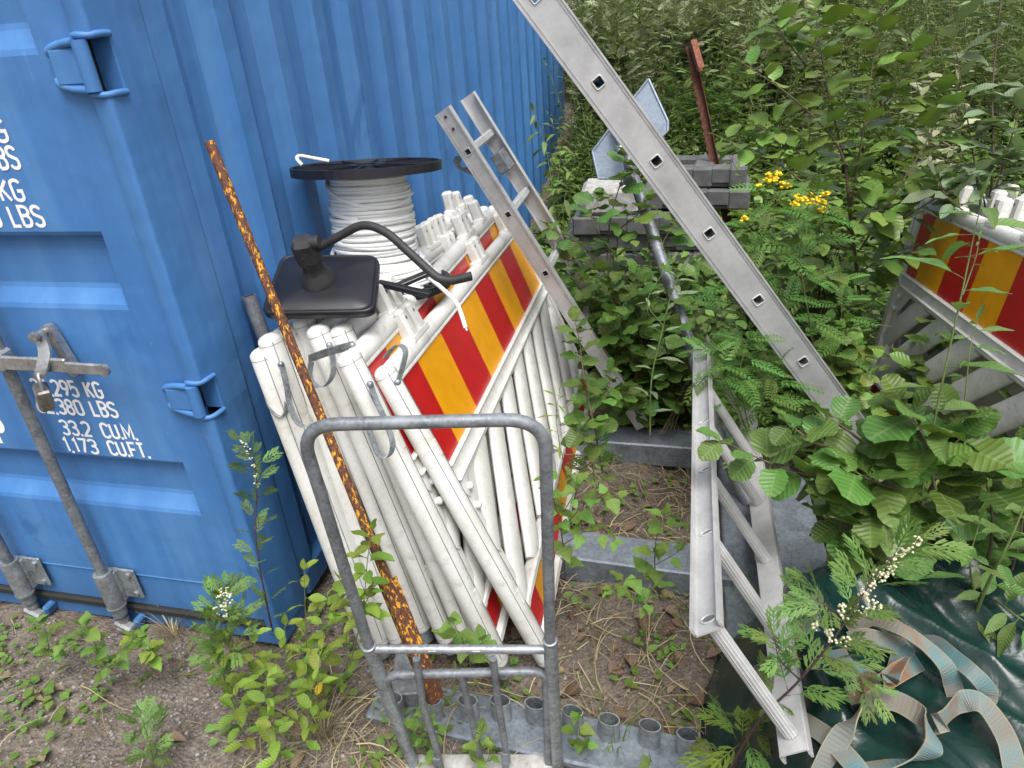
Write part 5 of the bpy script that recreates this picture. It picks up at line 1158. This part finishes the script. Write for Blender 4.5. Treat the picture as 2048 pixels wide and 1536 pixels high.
# broad leaved weeds at the container corner
wb = []
random.seed(9)
for (x0, y0, x1, y1, d, n) in ((620, 1440, 608, 1140, 1.95, 17), (575, 1470, 570, 1250, 1.93, 14), (650, 1420, 655, 1200, 1.95, 15), (520, 1440, 500, 1240, 1.95, 15), (480, 1440, 445, 1280, 1.95, 13), (545, 1500, 530, 1330, 1.85, 14), (600, 1500, 640, 1320, 1.85, 12), (470, 1400, 430, 1250, 2.0, 12), (560, 1540, 545, 1430, 1.85, 9), (690, 1400, 690, 1180, 1.98, 12), (500, 1500, 470, 1370, 1.9, 10), (640, 1460, 600, 1280, 1.9, 13)):
    wb.append(([(x0, y0, d+.12), ((x0+x1)/2+random.uniform(-12, 12), (y0+y1)/2, d+.03), (x1, y1, d-.03)], int(n*1.0), .060, .08))
plant('willowherb', 'yellow green leafy weed clump at the foot of the blue container corner', 'weed', wb, L_weed, 'stem', 'weed', .0025, seed=71, tilt=.5, droop=.05)
plant('willowherb', 'leafy weed stem rising in front of the rusty pole between the hoop and the posts', 'weed', [([(700, 1330, 1.9), (725, 1220, 1.78), (735, 1120, 1.72), (745, 1060, 1.7)], 20, .06, .15), ([(725, 1220, 1.76), (680, 1160, 1.72)], 9, .055, .2), ([(715, 1260, 1.8), (740, 1180, 1.74)], 8, .055, .2)], L_weed, 'stem', 'weed', .002, seed=73)
plant('raspberry_sprout', 'cluster of toothed bright leaves at the foot of the white posts inside the hoop', 'sapling', [([(935, 1320, 1.95), (925, 1280, 1.85), (905, 1245, 1.8)], 8, .062, .1), ([(935, 1320, 1.95), (960, 1290, 1.88), (965, 1280, 1.86)], 4, .055, .2)], L_birch, 'stem', 'birch', .002, seed=75)
# birch seedlings
plant('birch_seedling', 'birch seedling with small heart shaped leaves crossing the lower cross beam', 'sapling', [([(1130, 1160, 2.3), (1125, 1080, 2.1), (1110, 1010, 1.98), (1095, 950, 1.93)], 13, .055, .15), ([(1122, 1060, 2.08), (1180, 1000, 1.98), (1235, 990, 1.95)], 9, .055, .1), ([(1125, 1090, 2.1), (1180, 1060, 2.0), (1230, 1080, 1.98)], 7, .045, .2), ([(1118, 1040, 2.05), (1150, 980, 1.95), (1140, 950, 1.95)], 7, .05, .2)], L_birch, 'twig', 'birch', .0025, seed=81)
plant('birch_seedling', 'birch seedling with pale toothed leaves left of the side lying ladder rail', 'sapling', [([(1320, 1200, 2.2), (1310, 1140, 2.05), (1312, 1080, 1.95), (1330, 1030, 1.92)], 10, .06, .15), ([(1310, 1150, 2.05), (1255, 1160, 1.95), (1225, 1180, 1.93)], 7, .06, .1), ([(1310, 1160, 2.05), (1300, 1190, 1.95), (1290, 1215, 1.93)], 6, .055, .1), ([(1310, 1130, 2.0), (1360, 1100, 1.95), (1380, 1060, 1.93)], 6, .045, .1)], L_birch, 'twig', 'birch', .0025, seed=83)
for i, (x, y, lab) in enumerate([(850, 1440, 'pale leaved seedling inside the hoop gate, left of its middle bar'), (965, 1480, 'pale leaved seedling inside the hoop gate, right of its middle bar'), (1160, 1450, 'pale leaved seedling just right of the hoop gate by the sockets'), (1300, 1540, 'pale leaved seedling in front of the row of sockets')]):
    plant('birch_seedling', lab, 'sapling', [([(x, y+70, 1.95), (x-6, y+20, 1.85), (x, y-20, 1.8)], 8, .045, .05), ([(x, y+60, 1.93), (x+20, y+20, 1.86)], 4, .04, .1)], L_birch, 'stem', 'birch', .0015, seed=90+i)
plant('thin_willow', 'thin willow shoot with very narrow leaves against the white barrier grille', 'sapling', [([(1130, 940, 2.35), (1118, 880, 2.1), (1112, 830, 2.05), (1118, 790, 2.03)], 13, .06, .15)], L_thin, 'stem', 'weed', .0015, seed=95)
# grass tufts
def tuft(label, c, n, h, sp, seed, mat='grass', lean=(0, 0, 0), name='grass_tuft', cat='grass tuft', wd=.0045):
    random.seed(seed); m = MB(); c = Vector(c)
    for k in range(n):
        a = random.uniform(0, 6.28); b = c+Vector((math.cos(a), math.sin(a), 0))*random.uniform(0, sp*.25); hh = h*random.uniform(.5, 1.1); dv = Vector((math.cos(a), math.sin(a), 0))*sp*random.uniform(.3, 1)+Vector(lean)*hh
        P = [b+UPV*hh*t+dv*t*t-UPV*hh*.28*t*t*t*random.uniform(.5, 1.4) for t in np.linspace(0, 1, 7)]
        s = Vector((-math.sin(a), math.cos(a), 0)); W = [s*wd*(1-.85*t) for t in np.linspace(0, 1, 7)]; V = []; UV = []
        for p, w_ in zip(P, W): V += [p+w_*.5, p-w_*.5]; UV += [(1, 0), (-1, 0)]
        m.add(V, [(2*i, 2*i+1, 2*i+3, 2*i+2) for i in range(6)], uvs=UV, rnd=random.random())
    o = m.build(name, M[mat]); tag(o, label, cat); return o
tuft('green grass tuft in front of the tarpaulin beside the end of the side ladder', G(1545, 1370), 26, .42, .22, 3, lean=(-.15, .1, 0))
tuft('second smaller green grass tuft below the side ladder rail', G(1490, 1400), 16, .28, .16, 4, lean=(-.1, 0, 0))
tuft('dry straw tuft at the foot of the container below the door gasket', G(350, 1275), 60, .14, .14, 5, 'straw', wd=.003)
tuft('sparse tall grass stalks between the hoop gate and the sockets', G(1230, 1500), 14, .30, .2, 6, wd=.003)
tuft('dry grass tuft under the leafy weeds at the left leg of the hoop', G(650, 1480), 60, .2, .2, 7, 'straw', wd=.003)
plant('bindweed', 'low heart leaved weed under the middle lock rod on the gravel', 'weed', [([(200, 1330, 2.2), (185, 1270, 2.15), (160, 1250, 2.13)], 9, .06, .05), ([(200, 1330, 2.2), (250, 1290, 2.15), (280, 1265, 2.15)], 9, .06, .05), ([(200, 1340, 2.2), (220, 1330, 2.12)], 6, .06, .05)], L_birch, 'stem', 'birch', .0015, seed=101)
plant('bindweed', 'low heart leaved weed just left of the lock rod foot', 'weed', [([(100, 1310, 2.25), (90, 1260, 2.2), (70, 1245, 2.2)], 9, .055, .05), ([(100, 1310, 2.25), (130, 1280, 2.2)], 6, .055, .05)], L_birch, 'stem', 'birch', .0015, seed=102)
plant('bindweed', 'low heart leaved weed right of the lock rod foot', 'weed', [([(300, 1320, 2.2), (290, 1290, 2.12), (262, 1270, 2.12)], 8, .05, .05), ([(300, 1330, 2.2), (310, 1300, 2.14)], 5, .05, .05)], L_birch, 'stem', 'weed', .0015, seed=103)

# ------------------------------------------------------------------ mass vegetation (uncountable)
def to_np(m):
    V = np.array([tuple(v) for v in m.v]); F = m.f; uv = np.array(m.uv); r = np.array(m.r); return V, F, uv, r, np.array(m.m)
def scatter(name, temps, placements, mats, kind='stuff', smooth=True):
    """bake many copies of small templates into one mesh; placement = (template, matrix 3x3, location)"""
    T = [to_np(t) for t in temps]; VV = []; LV = []; TOT = []; UVs = []; RR = []; MI = []; off = 0
    base = []
    for (V, F, uv, r, mi) in T: base.append((np.concatenate([np.array(f) for f in F]), np.array([len(f) for f in F])))
    for (k, Mx, loc, rn) in placements:
        V, F, uv, r, mi = T[k]; VV.append(V @ Mx.T+loc); LV.append(base[k][0]+off); TOT.append(base[k][1]); UVs.append(uv); RR.append((r+rn) % 1); MI.append(mi); off += len(V)
    V = np.concatenate(VV).astype(np.float32); lv = np.concatenate(LV).astype(np.int32); tot = np.concatenate(TOT).astype(np.int32); st = np.concatenate([[0], np.cumsum(tot)[:-1]]).astype(np.int32)
    me = bpy.data.meshes.new(name); me.vertices.add(len(V)); me.vertices.foreach_set('co', V.ravel()); me.loops.add(len(lv)); me.loops.foreach_set('vertex_index', lv)
    me.polygons.add(len(tot)); me.polygons.foreach_set('loop_start', st); me.polygons.foreach_set('loop_total', tot); me.polygons.foreach_set('material_index', np.concatenate(MI).astype(np.int32)); me.polygons.foreach_set('use_smooth', np.full(len(tot), smooth))
    l = me.uv_layers.new(name='UVMap'); l.data.foreach_set('uv', np.concatenate(UVs).astype(np.float32).ravel()); rr = np.concatenate(RR).astype(np.float32)
    l = me.uv_layers.new(name='RND'); l.data.foreach_set('uv', np.stack([rr, (rr*7.31) % 1], 1).ravel()); me.update()
    for q in mats: me.materials.append(q)
    o = bpy.data.objects.new(name, me); scn.collection.objects.link(o); o['kind'] = kind; return o
def rotz(a, s=1., tx=0., ty=0.):
    c, q = math.cos(a), math.sin(a); return np.array([[c, -q, 0], [q, c, 0], [0, 0, 1]]) @ np.array([[1, 0, tx], [0, 1, ty], [0, 0, 1]])*s
def herb_t(kind, h, n, L, W, seed):
    random.seed(seed); m = MB(); lean = Vector((random.uniform(-.15, .15), random.uniform(-.15, .15), 0))
    P = [Vector((0, 0, h*t))+lean*h*t*t for t in np.linspace(0, 1, 5)]; m.tube(P, [.004, .0035, .003, .002, .0012], 3, cap=False, m=1)
    for k in range(n):
        f = .08+.92*k/n; p = P[min(4, int(f*4))].lerp(P[min(4, int(f*4)+1)], f*4-int(f*4)); az = k*2.4; d = Vector((math.cos(az), math.sin(az), random.uniform(-.2, .6))); LL = L*(1.15-.7*f)*random.uniform(.7, 1.2)
        if kind == 'w': mini_leaf(m, p, d, UPV+rv(.5), LL, LL*W, random.random(), 0, curl=random.uniform(.1, .5))
        elif kind == 'm':
            for j in range(3): mini_leaf(m, p+d*LL*.25*j, d+rv(.7), UPV+rv(.6), LL*.5, LL*W, random.random(), 0)
        elif kind == 'f':
            for j in range(5):
                c = p+d*LL*.18*j; s = d.cross(UPV).normalized()
                for sg in (-1, 1): mini_leaf(m, c, d*.5+s*sg, UPV+rv(.2), LL*.3, LL*.07, random.random(), 0)
    return m
temps = [herb_t('w', 1.25, 34, .12, .22, 1), herb_t('w', 1.0, 28, .11, .30, 2), herb_t('m', 1.3, 34, .10, .16, 3), herb_t('m', 1.1, 32, .09, .2, 4), herb_t('f', 1.0, 20, .16, .1, 5), herb_t('w', 1.4, 44, .10, .16, 6)]
rs_ = random.Random(5); pl = []
for k in range(4200):
    y = 3.9+5.2*rs_.random()**1.15; x = .12+rs_.random()*(3.2+y*.75)
    if y > 6.15: x = x-2.5*(y > 6.3)*rs_.random()
    if y < 4.3 and x < .35: continue
    if x < .22 and y < 6.3: continue
    q_ = math.sin(x*1.9+.6)*math.cos(y*1.5-.4)+.5*math.sin(x*4.1-y*2.2); sc = rs_.uniform(.5, 1.15)*(.62 if y < 4.6 else 1.)*(1+.22*q_); t = rs_.choice([0, 5, 1, 0] if q_ > .35 else ([2, 3, 3, 2] if q_ < -.3 else [4, 1, 2, 0])); pl.append((t, rotz(rs_.uniform(0, 6.28), sc, rs_.uniform(-.2, .2), rs_.uniform(-.2, .2)), np.array([x, y, gh(x, y)-.02]), rs_.random()))
scatter('meadow_herbs', temps, pl, [M['herb'], M['stem']])
pl = []
for k in range(1100):
    y = 5.2+4.*rs_.random(); x = -.5+rs_.random()*7
    if x < .3 and y < 6.3: continue
    if math.sin(x*2.1+y)*math.cos(y*1.7-x) < -.1: continue
    pl.append((rs_.choice([2, 3, 5]), rotz(rs_.uniform(0, 6.28), rs_.uniform(.8, 1.35), rs_.uniform(-.2, .2), rs_.uniform(-.2, .2)), np.array([x, y, gh(x, y)-.02]), rs_.random()))
scatter('mugwort_thicket', temps, pl, [M['herbg'], M['stem']])
# low ground cover between the ladders and the stacks
def low_t(kind, n, L, W, h, seed):
    random.seed(seed); m = MB()
    for k in range(n):
        az = k*2.4; b = Vector((random.uniform(-.05, .05), random.uniform(-.05, .05), random.uniform(.02, h)))
        d = Vector((math.cos(az), math.sin(az), random.uniform(-.1, .6)))
        if kind == 'o': add_leaf(m, b, d, UPV+rv(.35), L*random.uniform(.6, 1.1), L*W, 'oval', random.random(), ns=4)
        else: mini_leaf(m, b, d, UPV+rv(.4), L*random.uniform(.6, 1.1), L*W, random.random())
    return m
lt = [low_t('o', 9, .07, .6, .16, 1), low_t('o', 10, .06, .75, .26, 2), low_t('l', 14, .07, .3, .2, 3), low_t('l', 12, .05, .5, .08, 4), low_t('o', 11, .08, .55, .4, 5)]
pl = []
for k in range(5200):
    x = rs_.uniform(.15, 4.6); y = rs_.uniform(1.45, 5.0)
    if x < .85-.0*y and y < 2.1: continue
    if y < 1.9 and x < 1.0: continue
    if 2.0 < x < 2.75 and y < 2.0: continue
    q = math.sin(x*3.1+1)*math.sin(y*2.7)+.5*math.sin(x*7+y*5)
    if 1.9 < x < 2.9 and 2.2 < y < 3.4 and q < .35: continue
    if rs_.random() < .15: continue
    dn = .0 if y < 2.2 else .1
    pl.append((rs_.choice([0, 1, 2, 4, 4] if y > 1.7 else [0, 2, 3]), rotz(rs_.uniform(0, 6.28), rs_.uniform(.7, 1.3)), np.array([x, y, gh(x, y)+dn*rs_.random()]), rs_.random()))
scatter('ground_cover', lt, pl, [M['alderd']])
pl = []
for k in range(420):
    x = rs_.uniform(1.75, 3.8); y = rs_.uniform(.3, 1.6)
    if x < 2.0+.3*(y-.3) and y < 1.3 and rs_.random() < .7: continue
    pl.append((rs_.choice([0, 1, 4]), rotz(rs_.uniform(0, 6.28), rs_.uniform(.9, 1.5)), np.array([x, y, gh(x, y)+.1*rs_.random()]), rs_.random()))
scatter('ground_cover', lt, pl, [M['alderd']])
# scattered small seedlings on the gravel
sw = [low_t('l', 7, .03, .6, .02, 11), low_t('o', 6, .028, .8, .02, 12), low_t('l', 10, .03, .25, .03, 13)]
pl = []
for k in range(900):
    x = rs_.uniform(-1.4, 2.2); y = rs_.uniform(-1.0, 1.4)
    if x < .02 and y > -.05: continue
    if math.sin(x*4+2)*math.sin(y*5)+.4*math.sin(x*11) < .0 and rs_.random() < .8: continue
    pl.append((rs_.randrange(3), rotz(rs_.uniform(0, 6.28), rs_.uniform(.5, 1.4)), np.array([x, y, gh(x, y)]), rs_.random()))
scatter('small_weeds', sw, pl, [M['birch']])
# dry stalks, dead leaves, pebbles
def blade_t(seed):
    random.seed(seed); m = MB(); L = .13
    P = [Vector((L*t, .02*math.sin(t*3+seed), .012+.03*math.sin(t*2.6+seed)*t)) for t in np.linspace(0, 1, 6)]; V = []; UV = []
    for i, p in enumerate(P): w_ = .0013*(1-.14*i); V += [p+Vector((0, w_, 0)), p-Vector((0, w_, .0005))]; UV += [(1, .2), (-1, .2)]
    m.add(V, [(2*i, 2*i+1, 2*i+3, 2*i+2) for i in range(5)], uvs=UV); return m
def dead_t(seed):
    random.seed(seed); m = MB(); add_leaf(m, (0, 0, .006), (1, 0, .15), (0, .2, 1), .055, .038, 'oval', 0, curl=random.uniform(-.3, .5), fold=random.uniform(.3, .9), ns=5); return m
def peb_t(seed):
    random.seed(seed); m = MB(); n = 7; V = []
    for i, (r, h) in enumerate(((.15, -1), (.8, -.6), (1, 0), (.75, .55), (.15, .8))):
        for j in range(n): a = 2*math.pi*j/n+i*.3; q = r*random.uniform(.8, 1.15); V.append((q*math.cos(a), q*math.sin(a)*.8, h*.6*random.uniform(.85, 1.1)))
    m.add(V, [(i*n+j, i*n+(j+1) % n, (i+1)*n+(j+1) % n, (i+1)*n+j) for i in range(4) for j in range(n)]+[tuple(4*n+j for j in range(n))], uvs=[(0, .3)]*len(V)); return m
def spots(n, sc, cond, hz=.0, tilt=.0, kk=4):
    out = []
    while len(out) < n:
        x = rs_.uniform(-1.5, 2.6); y = rs_.uniform(-1.1, 1.9)
        if x < .0 and y > -.03: continue
        if not cond(x, y): continue
        s = sc*rs_.uniform(.4, 1.5)**1.3; out.append((rs_.randrange(kk), rotz(rs_.uniform(0, 6.28), s, rs_.uniform(-tilt, tilt), rs_.uniform(-tilt, tilt)), np.array([x, y, gh(x, y)+hz*s]), rs_.random()))
    return out
scatter('dry_grass', [blade_t(i) for i in range(4)], spots(5200, 1., lambda x, y: (x > .1 or rs_.random() < .35) and (math.sin(x*3)+math.sin(y*4+x*2) > -.9 or rs_.random() < .3), 0, .25), [M['straw']])
scatter('leaf_litter', [dead_t(i) for i in range(4)], spots(650, .75, lambda x, y: (x > .2 or rs_.random() < .3) and (rs_.random() < .35 or abs(y-.25)+abs(x-1.0) < .75)), [M['dead']])
scatter('gravel', [peb_t(i) for i in range(4)], spots(15000, .0048, lambda x, y: x < .4 or rs_.random() < .35, .2), [M['peb']])
